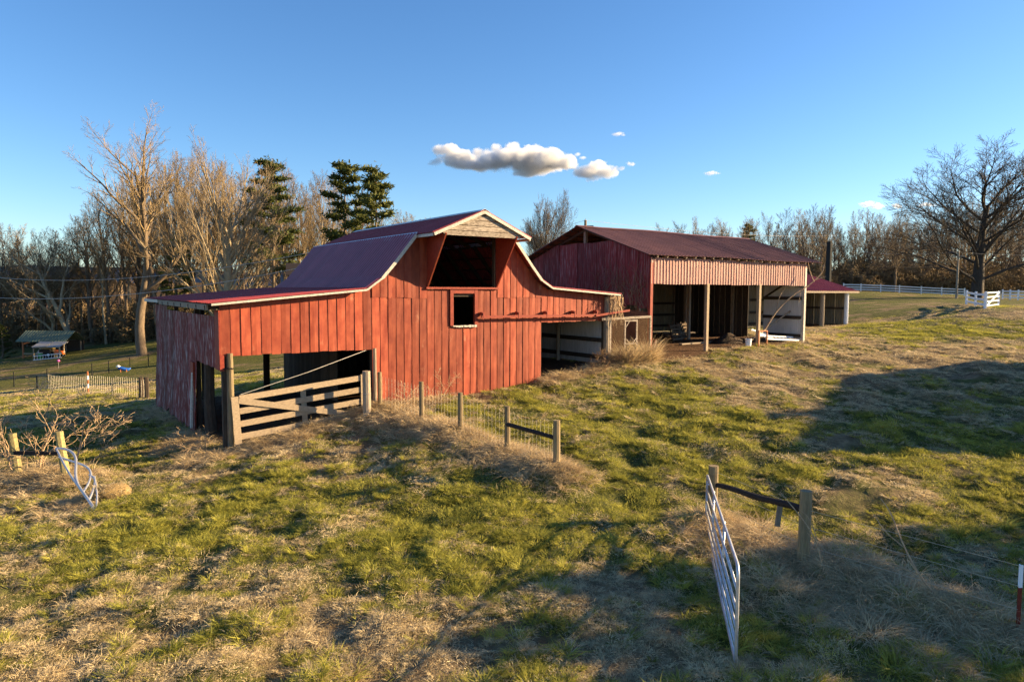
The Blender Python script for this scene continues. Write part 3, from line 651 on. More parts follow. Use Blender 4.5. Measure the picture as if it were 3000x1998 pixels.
for k in range(13):
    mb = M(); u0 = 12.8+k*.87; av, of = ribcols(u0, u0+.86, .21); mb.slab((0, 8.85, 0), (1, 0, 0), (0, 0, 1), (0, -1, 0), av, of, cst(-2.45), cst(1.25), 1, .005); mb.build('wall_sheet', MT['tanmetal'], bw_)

# ------------------------------------------------------------------ small shed beyond it
sh2 = empty('run_in_shed', 'small open shed with dark red roof set back behind the machinery shed', 'shed', org=(38, 6.8, -2.45))
pr = [(6.45, .06), (10.6, 1.35)]
r = framingU(pr, 33.2, 40.9, 1.5, .7).build('roof', MT['dark'], sh2); roof_plane('s', pr, 33, 41.1, r, MT['roof'], .9, .225, axis='u')
t = M(); t.beam((33, 6.44, -.02), (41.1, 6.44, -.02), .04, .13); t.build('eave_board', MT['wood'], sh2)
for u, mt_ in ((34.0, 'wood'), (37.0, 'wood'), (40.1, 'fencewhite')):
    mb = M(); mb.tube([(u, 6.8, gbw(u, 6.8)-.2), (u, 6.8, .05)], .15, 8); mb.build('post', MT[mt_], sh2)
b = M()
for z in (-.6, -1.5, -2.3): b.beam((33.5, 10.2, z), (40.2, 10.2, z), .06, .18)
b.beam((36.9, 10.1, -2.5), (36.9, 10.1, 1.1), .2, .2); b = b.build('back_wall', MT['dark'], sh2)
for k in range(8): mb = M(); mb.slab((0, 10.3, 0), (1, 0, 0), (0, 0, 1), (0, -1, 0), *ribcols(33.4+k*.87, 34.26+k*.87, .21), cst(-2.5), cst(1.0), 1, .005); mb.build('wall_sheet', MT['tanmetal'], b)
b = M(); b.beam((40.25, 7, -1.2), (40.25, 10.2, -1.2), .05, .15); b = b.build('end_wall', MT['dark'], sh2)
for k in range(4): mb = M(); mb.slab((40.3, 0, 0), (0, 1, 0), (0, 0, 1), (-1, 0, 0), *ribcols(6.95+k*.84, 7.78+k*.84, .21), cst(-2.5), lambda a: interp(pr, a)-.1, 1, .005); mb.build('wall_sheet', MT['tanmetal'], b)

# ------------------------------------------------------------------ trees
def seg_mesh(name, segs, mat, parent, n=3):
    """tapered prisms, one per branch segment, joined into one mesh"""
    a = np.array([s[0] for s in segs]); b = np.array([s[1] for s in segs]); ra = np.array([s[2] for s in segs]); rb = np.array([s[3] for s in segs])
    d = b-a; L = np.linalg.norm(d, axis=1)[:, None]+1e-9; d = d/L
    up = np.where(np.abs(d[:, 2:3]) < .9, np.array([[0, 0, 1.]]), np.array([[1., 0, 0]]))
    x = np.cross(up, d); x /= np.linalg.norm(x, axis=1)[:, None]+1e-9; y = np.cross(d, x)
    k = len(a); vs_ = np.zeros((k, 2*n, 3)); e = b+d*np.minimum(rb[:, None]*.6, L*.2)
    for j in range(n):
        c, s = math.cos(2*math.pi*j/n), math.sin(2*math.pi*j/n)
        vs_[:, j] = a+(x*c+y*s)*ra[:, None]; vs_[:, n+j] = e+(x*c+y*s)*rb[:, None]
    base = (np.arange(k)*2*n)[:, None]; fs = np.concatenate([base+np.array([[j, (j+1) % n, n+(j+1) % n, n+j]]) for j in range(n)], 0)
    me_ = bpy.data.meshes.new(name); me_.vertices.add(k*2*n); me_.vertices.foreach_set('co', vs_.astype(np.float32).ravel())
    me_.loops.add(fs.size); me_.loops.foreach_set('vertex_index', fs.astype(np.int32).ravel())
    me_.polygons.add(len(fs)); me_.polygons.foreach_set('loop_start', np.arange(0, fs.size, 4, dtype=np.int32))
    if n > 3: me_.polygons.foreach_set('use_smooth', np.ones(len(fs), bool))
    me_.update(); me_.materials.append(mat)
    o = bpy.data.objects.new(name, me_); C.objects.link(o); o.parent = parent; return o
def grow(seed, Lv, hgt, r0, lean=(0, 0), trunk_wig=.05, minr=.012):
    """Lv: per level dict(n children, t0 start, ang, ratio, trop, wig, seg); returns segments per level"""
    rg = random.Random(seed); out = [[] for _ in Lv]
    def branch(p, d, L, r, l):
        q = Lv[l]; ns = q['seg']; pts = [p]; rs = [r]; dd = d.copy()
        for i in range(ns):
            w = q['wig']; dd = dd+np.array([rg.gauss(0, w), rg.gauss(0, w), rg.gauss(0, w)*.7])+np.array([0, 0, q['trop']/ns])
            dd /= math.sqrt(dd@dd); p = p+dd*(L/ns); pts.append(p); rs.append(max(minr*.55, r*(1-(1-q['tip'])*(i+1)/ns)))
        for i in range(ns): out[l].append((pts[i], pts[i+1], rs[i], rs[i+1]))
        if l+1 >= len(Lv): return
        az = rg.uniform(0, 6.28); nch = q['n']; nch = max(1, int(round(nch*rg.uniform(.8, 1.2))))
        for c in range(nch):
            t = q['t0']+(1-q['t0'])*((c+rg.uniform(.1, .9))/nch)
            k = min(ns-1, int(t*ns)); f_ = t*ns-k; bp = pts[k]*(1-f_)+pts[k+1]*f_; br = rs[k]*(1-f_)+rs[k+1]*f_
            bd = pts[k+1]-pts[k]; bd = bd/np.linalg.norm(bd)
            az += 2.4+rg.uniform(-.5, .5); an = q['ang']*(1-.35*t)*rg.uniform(.75, 1.25)
            hn = math.hypot(bd[0], bd[1]); hx = np.array([bd[1]/hn, -bd[0]/hn, 0.]) if hn > .05 else np.array([1., 0, 0])
            hy = np.array([bd[1]*hx[2]-bd[2]*hx[1], bd[2]*hx[0]-bd[0]*hx[2], bd[0]*hx[1]-bd[1]*hx[0]])
            nd_ = bd*math.cos(an)+(hx*math.cos(az)+hy*math.sin(az))*math.sin(an)
            ln = L*q['ratio']*(1-q.get('fall', .45)*(t-q['t0'])/(1-q['t0']+1e-6))*rg.uniform(.7, 1.2)
            branch(bp, nd_, ln, max(minr*.7, min(br*.75, r*q.get('rr', .45))), l+1)
    d0 = np.array([lean[0], lean[1], 1.]); d0 /= np.linalg.norm(d0)
    branch(np.zeros(3)-np.array([0, 0, .4]), d0, hgt, r0, 0)
    return out
def lv(n, t0, ang, ratio, trop, wig, seg, tip=.2, fall=.45, rr=.45): return dict(n=n, t0=t0, ang=ang, ratio=ratio, trop=trop, wig=wig, seg=seg, tip=tip, fall=fall, rr=rr)
KIND = {
 'tall': [lv(13, .34, .72, .62, .5, .07, 12, .22, .45, .5), lv(9, .2, .65, .44, .35, .11, 8, .15), lv(7, .15, .7, .46, .25, .15, 5, .15), lv(4, .1, .7, .5, .1, .2, 3), lv(0, 0, 0, 0, .1, .2, 2)],
 'vase': [lv(26, .16, .85, .92, 1.0, .02, 6, .45, .30, .26), lv(9, .3, .42, .42, .35, .05, 9, .12), lv(6, .2, .5, .46, .3, .09, 5, .15), lv(4, .15, .55, .5, .2, .14, 3), lv(0, 0, 0, 0, .1, .2, 2)],
 'oak': [lv(24, .16, 1.0, .95, .75, .03, 8, .3, .30, .23), lv(13, .2, .6, .50, .3, .09, 9, .12), lv(8, .15, .65, .52, .2, .14, 5, .15), lv(6, .1, .7, .62, .15, .18, 2), lv(0, 0, 0, 0, .1, .2, 2)],
 'woodA': [lv(16, .40, .65, .30, .6, .035, 10, .12, .4, .34), lv(9, .15, .6, .45, .4, .08, 5, .12), lv(7, .1, .6, .55, .3, .12, 3, .15), lv(3, .1, .6, .6, .2, .15, 2), lv(0, 0, 0, 0, 0, .2, 1)],
 'woodB': [lv(18, .25, .75, .38, .7, .04, 9, .15, .35, .36), lv(9, .15, .6, .45, .4, .09, 5, .12), lv(7, .1, .6, .55, .3, .12, 3, .15), lv(3, .1, .6, .6, .2, .15, 2), lv(0, 0, 0, 0, 0, .2, 1)],
 'pale': [lv(8, .16, .8, .80, .3, .10, 8, .3, .3, .62), lv(8, .2, .7, .48, .25, .15, 7), lv(7, .15, .75, .45, .15, .2, 5), lv(5, .1, .8, .5, .05, .25, 3), lv(0, 0, 0, 0, 0, .2, 2)],
 'shrub': [lv(9, .0, .75, .75, .1, .14, 5, .35, .3, .6), lv(7, .2, .75, .5, .0, .22, 5), lv(5, .15, .8, .5, .0, .25, 3), lv(3, .1, .8, .5, 0, .25, 2), lv(0, 0, 0, 0, 0, .2, 1)],
}
def tree(name, label, kind, seed, loc, hgt, r0, bark, twig, group=None, lean=(0, 0), minr=.02, rz=0, cat='tree', sx=1, split=2):
    t = empty(name, label, cat, loc, rz, group); o = grow(seed, KIND[kind], hgt, r0, lean, minr=minr)
    if sx != 1: o = [[(a*[sx, sx, 1], b*[sx, sx, 1], c, d) for a, b, c, d in l] for l in o]
    seg_mesh('trunk', sum(o[:split], []), MT[bark], t, 7); seg_mesh('crown', sum(o[split:], []), MT[twig], t, 3)
    return t
def onground(x, y, Y):                      # a point on the terrain below photo column x at depth Y
    q = P(x, y, Y); return np.array([q[0], q[1], gz(q[0], q[1])])
def top_h(x, ytop, Y): q = P(x, ytop, Y); return q[2]-gz(q[0], q[1])
WOODG = 'leafless trees of the wood'
tree('tall_tree', 'tallest bare tree, leaning crown of sinuous limbs, in the wood', 'tall', 3, onground(412, 900, 86), top_h(330, 345, 86)*.79, .62, 'bark', 'twig', lean=(-.14, 0), minr=.016)
tree('vase_tree', 'broad fan-shaped bare tree with pale sunlit limbs behind the lean-to', 'vase', 8, onground(660, 880, 78), top_h(620, 418, 78)*.60, .62, 'barkpale', 'twigpale', minr=.016)
tree('pale_tree', 'pale crooked multi-stemmed tree beside the green-roofed shed', 'pale', 5, onground(222, 1008, 101), top_h(219, 630, 101)*.70, .40, 'barkpale', 'twigpale', lean=(-.12, 0), minr=.03)
tree('pale_tree', 'slim pale tree just behind the green shed roof', 'pale', 15, onground(150, 960, 104), top_h(140, 640, 104)*.62, .28, 'barkpale', 'twigpale', lean=(.1, 0), minr=.03)
tree('round_tree', 'lone round-crowned bare tree showing between the two barn roofs', 'oak', 21, onground(1592, 800, 95), top_h(1592, 562, 95)*.60, .36, 'barkdark', 'twigdark', minr=.014, sx=.6)
tree('oak_tree', 'huge dark spreading bare tree behind the white fence', 'oak', 31, onground(2862, 850, 84), top_h(2862, 378, 84)*.57, .75, 'barkdark', 'twigdark', minr=.022, sx=1.35)
# template trees for the wood, then copies
tmpl = []
for i, (k, h, r0, bk, tw) in enumerate((('woodA', 20, .28, 'bark', 'twig'), ('woodA', 18, .24, 'barkpale', 'twig'), ('woodB', 17, .28, 'bark', 'twig'), ('woodB', 14, .26, 'bark', 'twig'), ('woodA', 16, .16, 'barkdark', 'twigdark'), ('woodB', 12, .2, 'barkdark', 'twigdark'))):
    tmpl.append((tree('bare_tree', 'slender leafless tree standing in the wood behind the barns', k, 100+i, (0, 0, -200), h, r0, bk, tw, WOODG, minr=.014, lean=(.03*(i-2), 0)), h))
used = set()
def place_tree(i, x, y, h, rz, label=None):
    t0, th0 = tmpl[i]
    t = t0 if i not in used else copy_tree(t0); used.add(i)
    t.location = (x, y, gz(x, y)); s = h/th0*.86; t.scale = (s*rnd.uniform(.9, 1.2), s*rnd.uniform(.9, 1.2), s); t.rotation_euler = (0, 0, rz)
    if label: t['label'] = label
    return t
def LW(x):
    for lim, t_ in ((240, 'bare tree in the wood behind the little green-roofed shed'), (420, 'bare tree in the wood left of the tallest tree'), (640, 'slender bare tree between the tallest tree and the fan-shaped tree'),
                    (800, 'slender bare tree behind the crown of the fan-shaped tree'), (980, 'slender bare tree between the fan-shaped tree and the twin pines')):
        if x < lim: return t_
    return 'thin bare tree behind the twin pines and the gambrel roof'
def RW(x):
    for lim, t_ in ((2130, 'bare tree showing low over the machinery shed roof'), (2400, 'bare tree behind the right end of the machinery shed roof'), (2600, 'bare tree above the left end of the long white fence'),
                    (2780, 'bare tree behind the middle of the long white fence')):
        if x < lim: return t_
    return 'bare tree of the tree line behind the huge dark tree'
# outline of the wood's top in the photo: (column, y of the tree tops)
topL = [(0, 640), (60, 650), (150, 655), (230, 640), (300, 560), (390, 480), (480, 440), (560, 430), (700, 470), (800, 480), (900, 470), (960, 490), (1050, 520), (1100, 560), (1200, 620), (1260, 640)]
topR = [(1250, 650), (1900, 690), (2000, 655), (2100, 640), (2180, 660), (2250, 650), (2330, 640), (2400, 615), (2450, 650), (2520, 630), (2600, 620), (2680, 610), (2800, 600), (3050, 600)]
for k in range(74):
    x = -60+k*17.6+rnd.uniform(-9, 9); Y = rnd.uniform(100, 132) if k % 3 else rnd.uniform(96, 108)
    if x < 300: Y = max(Y, 106)
    
    yt = interp(topL, x)+rnd.uniform(5, 70) + (60 if k % 4 == 0 else 0); q = P(x, 850, Y); h = P(x, yt, Y)[2]-gz(q[0], q[1])
    place_tree(k % 4 if x < 900 else (k % 2), q[0], q[1], h, rnd.uniform(0, 6.28), LW(x))
for k in range(104):
    x = 1880+k*11.2+rnd.uniform(-9, 9); Y = rnd.uniform(112, 150)
    yt = interp(topR, x)+rnd.uniform(-22, 45)+(30 if k % 4 == 0 else 0); q = P(x, 850, Y); h = P(x, yt, Y)[2]-gz(q[0], q[1])
    place_tree((2, 3, 4, 5, 4, 5, 1)[k % 7], q[0], q[1], h, rnd.uniform(0, 6.28), RW(x))
for x, yt, Y in ((2400, 612, 108), (2190, 640, 112), (2620, 620, 105)):
    q = P(x, 850, Y); place_tree(3, q[0], q[1], P(x, yt, Y)[2]-gz(q[0], q[1]), x, RW(x))
for x, yt, Y in ((1215, 630, 120), (1245, 640, 125), (1180, 640, 118), (1010, 620, 112)):
    q = P(x, 850, Y); place_tree(1, q[0], q[1], P(x, yt, Y)[2]-gz(q[0], q[1]), x, LW(x))
# evergreens
def needles(segs, rg, nper, size, clump):
    """sprays of needle-like leaves round every outer twig, as one mesh's vertices and faces"""
    q = np.random.RandomState(rg.randrange(1 << 30)); A_ = np.repeat(np.array([a for a, b, _, _ in segs]), nper, 0); B_ = np.repeat(np.array([b for a, b, _, _ in segs]), nper, 0); n = len(A_)
    c = A_+(B_-A_)*q.uniform(.3, 1.1, (n, 1))+q.randn(n, 3)*[clump, clump, clump*.22]
    d = q.randn(n, 3)*[1, 1, .7]+[0, 0, .25]; d /= np.linalg.norm(d, axis=1)[:, None]
    x = np.cross(d, q.randn(n, 3)); x /= np.linalg.norm(x, axis=1)[:, None]+1e-9; s_ = size*q.uniform(.6, 1.3, (n, 1))
    v = np.stack([c-x*s_*.22, c+x*s_*.22, c+d*s_+x*s_*.05, c+d*s_-x*s_*.05], 1).reshape(-1, 3)
    return v, (np.arange(n)[:, None]*4+np.arange(4)).tolist()
def pine(label, loc, hgt, r0, seed, name='pine_tree', clear=.45, spread=.26, nl=26, mat='needle', dens=18):
    rg = random.Random(seed); t = empty(name, label, 'tree', loc); tr_, br, tips = [], [], []
    n = 12; pts = [np.array([0, 0, -.3])]
    for i in range(n): pts.append(pts[-1]+np.array([rg.gauss(0, .06), rg.gauss(0, .06), (hgt+.3)/n]))
    rs = [r0*(1-.85*i/n) for i in range(n+1)]
    for i in range(n): tr_.append((pts[i], pts[i+1], rs[i], rs[i+1]))
    for c in range(nl):
        f_ = clear+(1-clear)*(c/nl)**.9; zf = f_*n; k = min(n-1, int(zf)); p = pts[k]+(pts[k+1]-pts[k])*(zf-k)
        az = c*2.4+rg.uniform(-.4, .4); L = hgt*spread*(1-((f_-clear)/(1-clear))**1.4*.8)*rg.uniform(.6, 1.15); d = np.array([math.cos(az), math.sin(az), rg.uniform(-.05, .35)])
        q = p.copy(); r_ = max(.02, r0*.25*(1-f_*.6))
        for s in range(4):
            d2 = d+np.array([rg.gauss(0, .15), rg.gauss(0, .15), .06*s]); d2 /= np.linalg.norm(d2); q2 = q+d2*L/4; br.append((q, q2, r_*(1-s*.2), r_*(1-(s+1)*.2)))
            if s >= 1:
                tips.append((q, q2, 0, 0))
                for e in range(2):
                    d3 = d2+np.array([rg.gauss(0, .6), rg.gauss(0, .6), rg.gauss(.1, .2)]); d3 /= np.linalg.norm(d3); q3 = q2+d3*L*.22; br.append((q2, q3, .02, .012)); tips.append((q2, q3, 0, 0))
            q = q2
    tips.append((pts[-2], pts[-1]+np.array([0, 0, .4]), 0, 0))
    seg_mesh('trunk', tr_+br, MT['bark'], t, 6); v, f = needles(tips, rg, int(dens*1.7), .40*hgt/18, .34*hgt/18)
    mb = M(); mb.v = v; mb.f = f; mb.build('crown', MT[mat], t); return t
for x, yt, Y, lab, sd, nm in ((1015, 478, 82, 'taller of the twin pines behind the gambrel roof', 1, 'pine_tree'), (1105, 495, 80, 'twin pine nearer the barn ridge with flat layered boughs', 2, 'pine_tree'),
                              (800, 468, 92, 'dark pine half hidden behind the fan-shaped tree', 3, 'pine_tree'), (2185, 655, 118, 'small dark pine in the tree line above the machinery shed roof', 4, 'pine_tree')):
    q = onground(x, 850, Y); pine(lab, q, P(x, yt, Y)[2]-q[2], .26, sd, clear=.38 if Y < 110 else .3, spread=.17)
q = onground(6, 1020, 94); pine('yellow-green cedar at the edge of the wood by the green shed', q, 4.6, .15, 9, 'cedar_tree', .05, .3, 40, 'cedar', 30)
q = onground(520, 850, 100); pine('dim evergreen deep in the wood left of the fan-shaped tree', q, 14, .2, 12, 'pine_tree', .2, .24, 30)

# ------------------------------------------------------------------ scattered plants (instanced): points carry rotation, scale, variant
def scatter(name, pts, rot, scl, var, protos, label, cat):
    me_ = bpy.data.meshes.new(name); me_.vertices.add(len(pts)); me_.vertices.foreach_set('co', np.asarray(pts, np.float32).ravel())
    a = me_.attributes.new('rot', 'FLOAT_VECTOR', 'POINT'); a.data.foreach_set('vector', np.asarray(rot, np.float32).ravel())
    a = me_.attributes.new('scl', 'FLOAT_VECTOR', 'POINT'); a.data.foreach_set('vector', np.asarray(scl, np.float32).ravel())
    a = me_.attributes.new('var', 'INT', 'POINT'); a.data.foreach_set('value', np.asarray(var, np.int32))
    o = bpy.data.objects.new(name, me_); C.objects.link(o)
    col_ = bpy.data.collections.new(name+'_variants')
    for i, p_ in enumerate(protos): col_.objects.link(p_)
    ng = bpy.data.node_groups.new(name, 'GeometryNodeTree'); ng.interface.new_socket('Geometry', in_out='INPUT', socket_type='NodeSocketGeometry'); ng.interface.new_socket('Geometry', in_out='OUTPUT', socket_type='NodeSocketGeometry')
    N = ng.nodes; gi = N.new('NodeGroupInput'); go = N.new('NodeGroupOutput'); ip = N.new('GeometryNodeInstanceOnPoints'); ci = N.new('GeometryNodeCollectionInfo')
    ci.inputs[0].default_value = col_; ci.inputs[1].default_value = True; ci.inputs[2].default_value = True
    def na(nm, ty):
        q_ = N.new('GeometryNodeInputNamedAttribute'); q_.data_type = ty; q_.inputs[0].default_value = nm; return q_.outputs[0]
    l = ng.links; l.new(gi.outputs[0], ip.inputs['Points']); l.new(ci.outputs[0], ip.inputs['Instance']); ip.inputs['Pick Instance'].default_value = True
    l.new(na('var', 'INT'), ip.inputs['Instance Index']); l.new(na('rot', 'FLOAT_VECTOR'), ip.inputs['Rotation']); l.new(na('scl', 'FLOAT_VECTOR'), ip.inputs['Scale'])
    l.new(ip.outputs[0], go.inputs[0])
    md = o.modifiers.new('scatter', 'NODES'); md.node_group = ng
    return tag(o, label, cat, kind='stuff')
def proto(name, mb, mat):
    me_ = bpy.data.meshes.new(name); me_.from_pydata([tuple(map(float, q)) for q in mb.v], [], mb.f); me_.materials.append(mat)
    return bpy.data.objects.new(name, me_)
def tuft(rg, n, L, spread, w, bend, flat=0., seg=2):
    mb = M()
    for k in range(n):
        az = rg.uniform(0, 6.28); r = spread*math.sqrt(rg.random()); x, y = r*math.cos(az), r*math.sin(az); a2 = az+rg.gauss(0, .9)
        l = L*rg.uniform(.55, 1.25); tilt = rg.uniform(.05, .5)+flat; ww = w*rg.uniform(.7, 1.3)
        p = np.array([x, y, -.02]); d = np.array([math.cos(a2)*math.sin(tilt), math.sin(a2)*math.sin(tilt), math.cos(tilt)]); s = np.array([-math.sin(a2), math.cos(a2), 0])
        tw = rg.uniform(-1.2, 1.2); s = s*math.cos(tw)+np.cross(d, s)*math.sin(tw)
        base = len(mb.v)
        for j in range(seg+1):
            wj = ww*(1-j/seg)**.7*.5
            if j < seg: mb.v += [tuple(p-s*wj), tuple(p+s*wj)]
            else: mb.v.append(tuple(p))
            tilt += bend*rg.uniform(.6, 1.4)/seg; d = np.array([math.cos(a2)*math.sin(tilt), math.sin(a2)*math.sin(tilt), math.cos(tilt)]); p = p+d*l/seg
        for j in range(seg-1): mb.f.append((base+2*j, base+2*j+1, base+2*j+3, base+2*j+2))
        e = base+2*(seg-1); mb.f.append((e, e+1, e+2))
    return mb
rg = random.Random(4)
def patch(rg, n, rad, kinds):
    """a round sod of short blades; kinds = (share, material slot, length, width, bend, flat)"""
    mb = M(); sl = []
    for sh, slot, L, w, be, fl in kinds:
        cl = [(rad*math.sqrt(rg.random()), rg.uniform(0, 6.28), rg.uniform(.6, 1.5)) for _ in range(9)]
        for c in range(9):
            r_, a_, h_ = cl[c]; t_ = tuft(rg, int(n*sh/9), L*h_, rad*.42, w, be, fl); k = len(mb.v)
            mb.v += [(x+r_*math.cos(a_), y+r_*math.sin(a_), z) for x, y, z in t_.v]; mb.f += [tuple(k+i for i in f) for f in t_.f]; sl += [slot]*len(t_.f)
    return mb, sl
def proto2(name, pr_, mats):
    o = proto(name, pr_[0], mats[0])
    for m_ in mats[1:]: o.data.materials.append(m_)
    o.data.polygons.foreach_set('material_index', pr_[1]); return o
g1 = (1, 0, .065, .0075, .8, .1); d1 = (1, 0, .06, .0065, .9, .45)
GR = [proto2('green_sod', patch(rg, 210, .3, [g1]), [MT['grass']]) for _ in range(3)]+[proto2('mixed_sod', patch(rg, 210, .3, [(.55,)+g1[1:], (.45, 1)+d1[2:]]), [MT['grass'], MT['dry']]) for _ in range(3)]
GRB = [proto('grass_clump', tuft(rg, 110, .20, .09, .008, 1.0, .25, 3), MT['grass']) for _ in range(3)]+[proto2('mixed_clump', (lambda a, b: (a, b))(*patch(rg, 110, .07, [(.6, 0, .19, .008, 1.0, .3), (.4, 1, .2, .007, 1.2, .4)])), [MT['grass'], MT['dry']])]
DR = [proto2('dry_sod', patch(rg, 210, .3, [d1]), [MT['dry']]) for _ in range(4)]
LG = [proto('long_tuft', tuft(rg, 70, .42, .14, .008, 1.5, .25, 4), MT['long']) for _ in range(3)]
LGF = [proto('matted_tuft', tuft(rg, 80, .40, .20, .007, 1.1, .85, 4), MT['long']) for _ in range(3)]
R = np.random.RandomState(3)
def cand(n, y0, y1, pw=1.0):
    Y = y0+(y1-y0)*R.rand(n)**pw; X = (R.rand(n)*2-1)*(Y*.78+1.2); return X, Y
def emit(name, X, Y, protos, smin, smax, label, tilt=.12, zs=(.8, 1.3), grow_=.0, var=None, onslope=False):
    Z = ground_h(X, Y); n = len(X); s = (smin+(smax-smin)*R.rand(n))*(1+grow_*np.clip((Y-12)/30, 0, 1.6))
    rx, ry = (R.rand(n)-.5)*2*tilt, (R.rand(n)-.5)*2*tilt; rz = R.rand(n)*6.283
    if onslope:
        e = .2; sx_ = (ground_h(X+e, Y)-ground_h(X-e, Y))/(2*e); sy_ = (ground_h(X, Y+e)-ground_h(X, Y-e))/(2*e); rx = np.arctan(sy_); ry = -np.arctan(sx_); rz = rz*0+np.floor(R.rand(n)*4)*0
    rot = np.stack([rx, ry, rz], -1); zz = s*(zs[0]+(zs[1]-zs[0])*R.rand(n))
    scatter(name, np.stack([X, Y, Z], -1), rot, np.stack([s, s, zz], -1), R.randint(0, len(protos), n) if var is None else var, protos, label, 'grass')
def keep(X, Y): return inside_mask(X, Y) < .35
# lawn-height sods out to the buildings, thinning with distance
X, Y = cand(26000, 6.2, 52, 1.1); k = keep(X, Y); X, Y = X[k], Y[k]
gmk = green_mask(X, Y)+.30*(fbm(X*.45, Y*.45, 3, 31)-.5)+.6*(fbm(X*1.5, Y*1.5, 3, 41)-.5)+.15*(R.rand(len(X))-.5)-.07
isg = gmk > .50; vv = np.where(gmk > .60, R.randint(0, 3, len(X)), R.randint(3, 6, len(X)))
bare = fbm(X*.7+5, Y*.7, 3, 51)
kd = (~isg) & (bare > .40)
emit('grass', X[isg], Y[isg], GR, .8, 1.3, 'short green grass growing in patches across the pasture', grow_=.7, var=vv[isg], onslope=True, zs=(.7, 1.5))
emit('dry_grass', X[kd], Y[kd], DR, .8, 1.3, 'short straw coloured dead grass across the pasture', grow_=.7, onslope=True, zs=(.7, 1.5))
# tufts standing above the sward: green ones and straw ones, in drifts
X, Y = cand(24000, 6.2, 44, 1.05); k = keep(X, Y) & (ridge(X, Y) < .1) & (fbm(X*1.1, Y*1.1, 3, 61) > .40); X, Y = X[k], Y[k]
gmk = green_mask(X, Y)+.30*(fbm(X*.45, Y*.45, 3, 31)-.5)+.6*(fbm(X*1.5, Y*1.5, 3, 41)-.5)+.35*(R.rand(len(X))-.5)-.05; isg = gmk > .50
emit('grass_clumps', X[isg], Y[isg], GRB, .5, 1.15, 'coarse green grass clumps dotted over the pasture', .25, grow_=.3)
DRB = [proto('straw_clump', tuft(rg, 80, .17, .10, .0075, 1.3, .35, 3), MT['dry']) for _ in range(3)]
emit('straw_clumps', X[~isg], Y[~isg], DRB, .5, 1.15, 'bleached straw tufts dotted over the pasture', .3, grow_=.3)
X, Y = cand(260, 6.2, 20, 1.0); k = keep(X, Y) & (ridge(X, Y) < .1) & (Y < 15); X, Y = X[k], Y[k]
emit('fescue_clumps', X, Y, GRB, 1.0, 1.7, 'large shaggy green grass clumps in the near pasture', .2)
# long dead grass along fences and walls
def along(n, a, b, w):
    t = R.rand(n); X_ = a[0]+(b[0]-a[0])*t+R.randn(n)*w; Y_ = a[1]+(b[1]-a[1])*t+R.randn(n)*w; return X_, Y_
LX, LY = [], []
def bu(u, v): q = BW(u, v); return (q[0], q[1])
for n, a, b, w in ((1200, FENCE[0], FENCE[1], .40), (260, FENCE[0], bu(2.4, -.3), .35), (420, bu(-4.4, -.35), bu(-.2, -.5), .35), (330, bu(-5.3, -.6), bu(-5.1, 3.5), .35), (120, bu(-5.0, 4), bu(-5.0, 11), .25),
                   (330, (-13.6, 18.8), (-11.2, 18.3), .5), (110, (-10.6, 16.6), (-9.8, 15.6), .4), (620, RIDGE2[0], RIDGE2[1], .45), (260, (4.6, 12.2), (6.2, 9.4), .5), (150, (4.3, 14.2), (3.9, 13.0), .4),
                   (260, bu(7, -.35), bu(10.4, -.35), .25), (200, bu(10.4, -.4), bu(12.7, -.4), .25), (70, bu(16.3, -.35), bu(24, -.35), .15), (60, bu(24, -.3), bu(26, 0), .3)):
    x_, y_ = along(n, a, b, w); LX.append(x_); LY.append(y_)
LX = np.concatenate(LX); LY = np.concatenate(LY); k = keep(LX, LY); LX, LY = LX[k], LY[k]; sel = R.rand(len(LX)) < .35
emit('long_dead_grass', LX[sel], LY[sel], LG, .65, 1.25, 'long dead grass standing along the fences and barn walls', .3)
emit('matted_dead_grass', LX[~sel], LY[~sel], LGF, .6, 1.15, 'matted dead grass lying in banks along the fences', .35)
# brush under and between the trees
SB = []
for i in range(3):
    o = grow(500+i, KIND['shrub'], 2.2, .06, minr=.03); t_ = seg_mesh('brush', sum(o, []), MT['twig'], None, 3); C.objects.unlink(t_); SB.append(t_)
n = 520; x_ = R.rand(n)*1500-120; Y_ = 99+R.rand(n)*34+(x_ < 300)*6; Xb = (x_-1500)/FPX*Y_; k = Y_ > 0; Xb, Yb = Xb[k], Y_[k]
n = 560; x_ = 1850+R.rand(n)*1250; Y_ = 108+R.rand(n)*40; Xb = np.r_[Xb, (x_-1500)/FPX*Y_]; Yb = np.r_[Yb, Y_]
s = .9+1.3*R.rand(len(Xb)); scatter('undergrowth', np.stack([Xb, Yb, ground_h(Xb, Yb)-.2], -1), np.stack([0*Xb, 0*Xb, R.rand(len(Xb))*6.28], -1), np.stack([s*1.2, s*1.2, s], -1), R.randint(0, 3, len(Xb)), SB, 'tangled leafless brush filling the floor of the woods', 'brush')

# ------------------------------------------------------------------ survey helper: where a photo pixel meets the terrain
def hit(x, y):
    d = fwd*FPX + crt*(x-1500) - cup*(y-999); d = d/d[1]
    Ys = np.r_[np.arange(6, 60, .15), np.arange(60, 170, .6)]; zz = H+d[2]*Ys; g = smooth_h(d[0]*Ys, Ys)+H
    k = np.argmax(zz < g); Y = Ys[k]; return np.array([d[0]*Y, Y, gz(d[0]*Y, Y)])
def rpost(mb, base, top, r, n=9): mb.tube([base, (np.array(base)+top)/2+np.array([.006, 0, 0]), top], [r*1.06, r, r*.97], n)

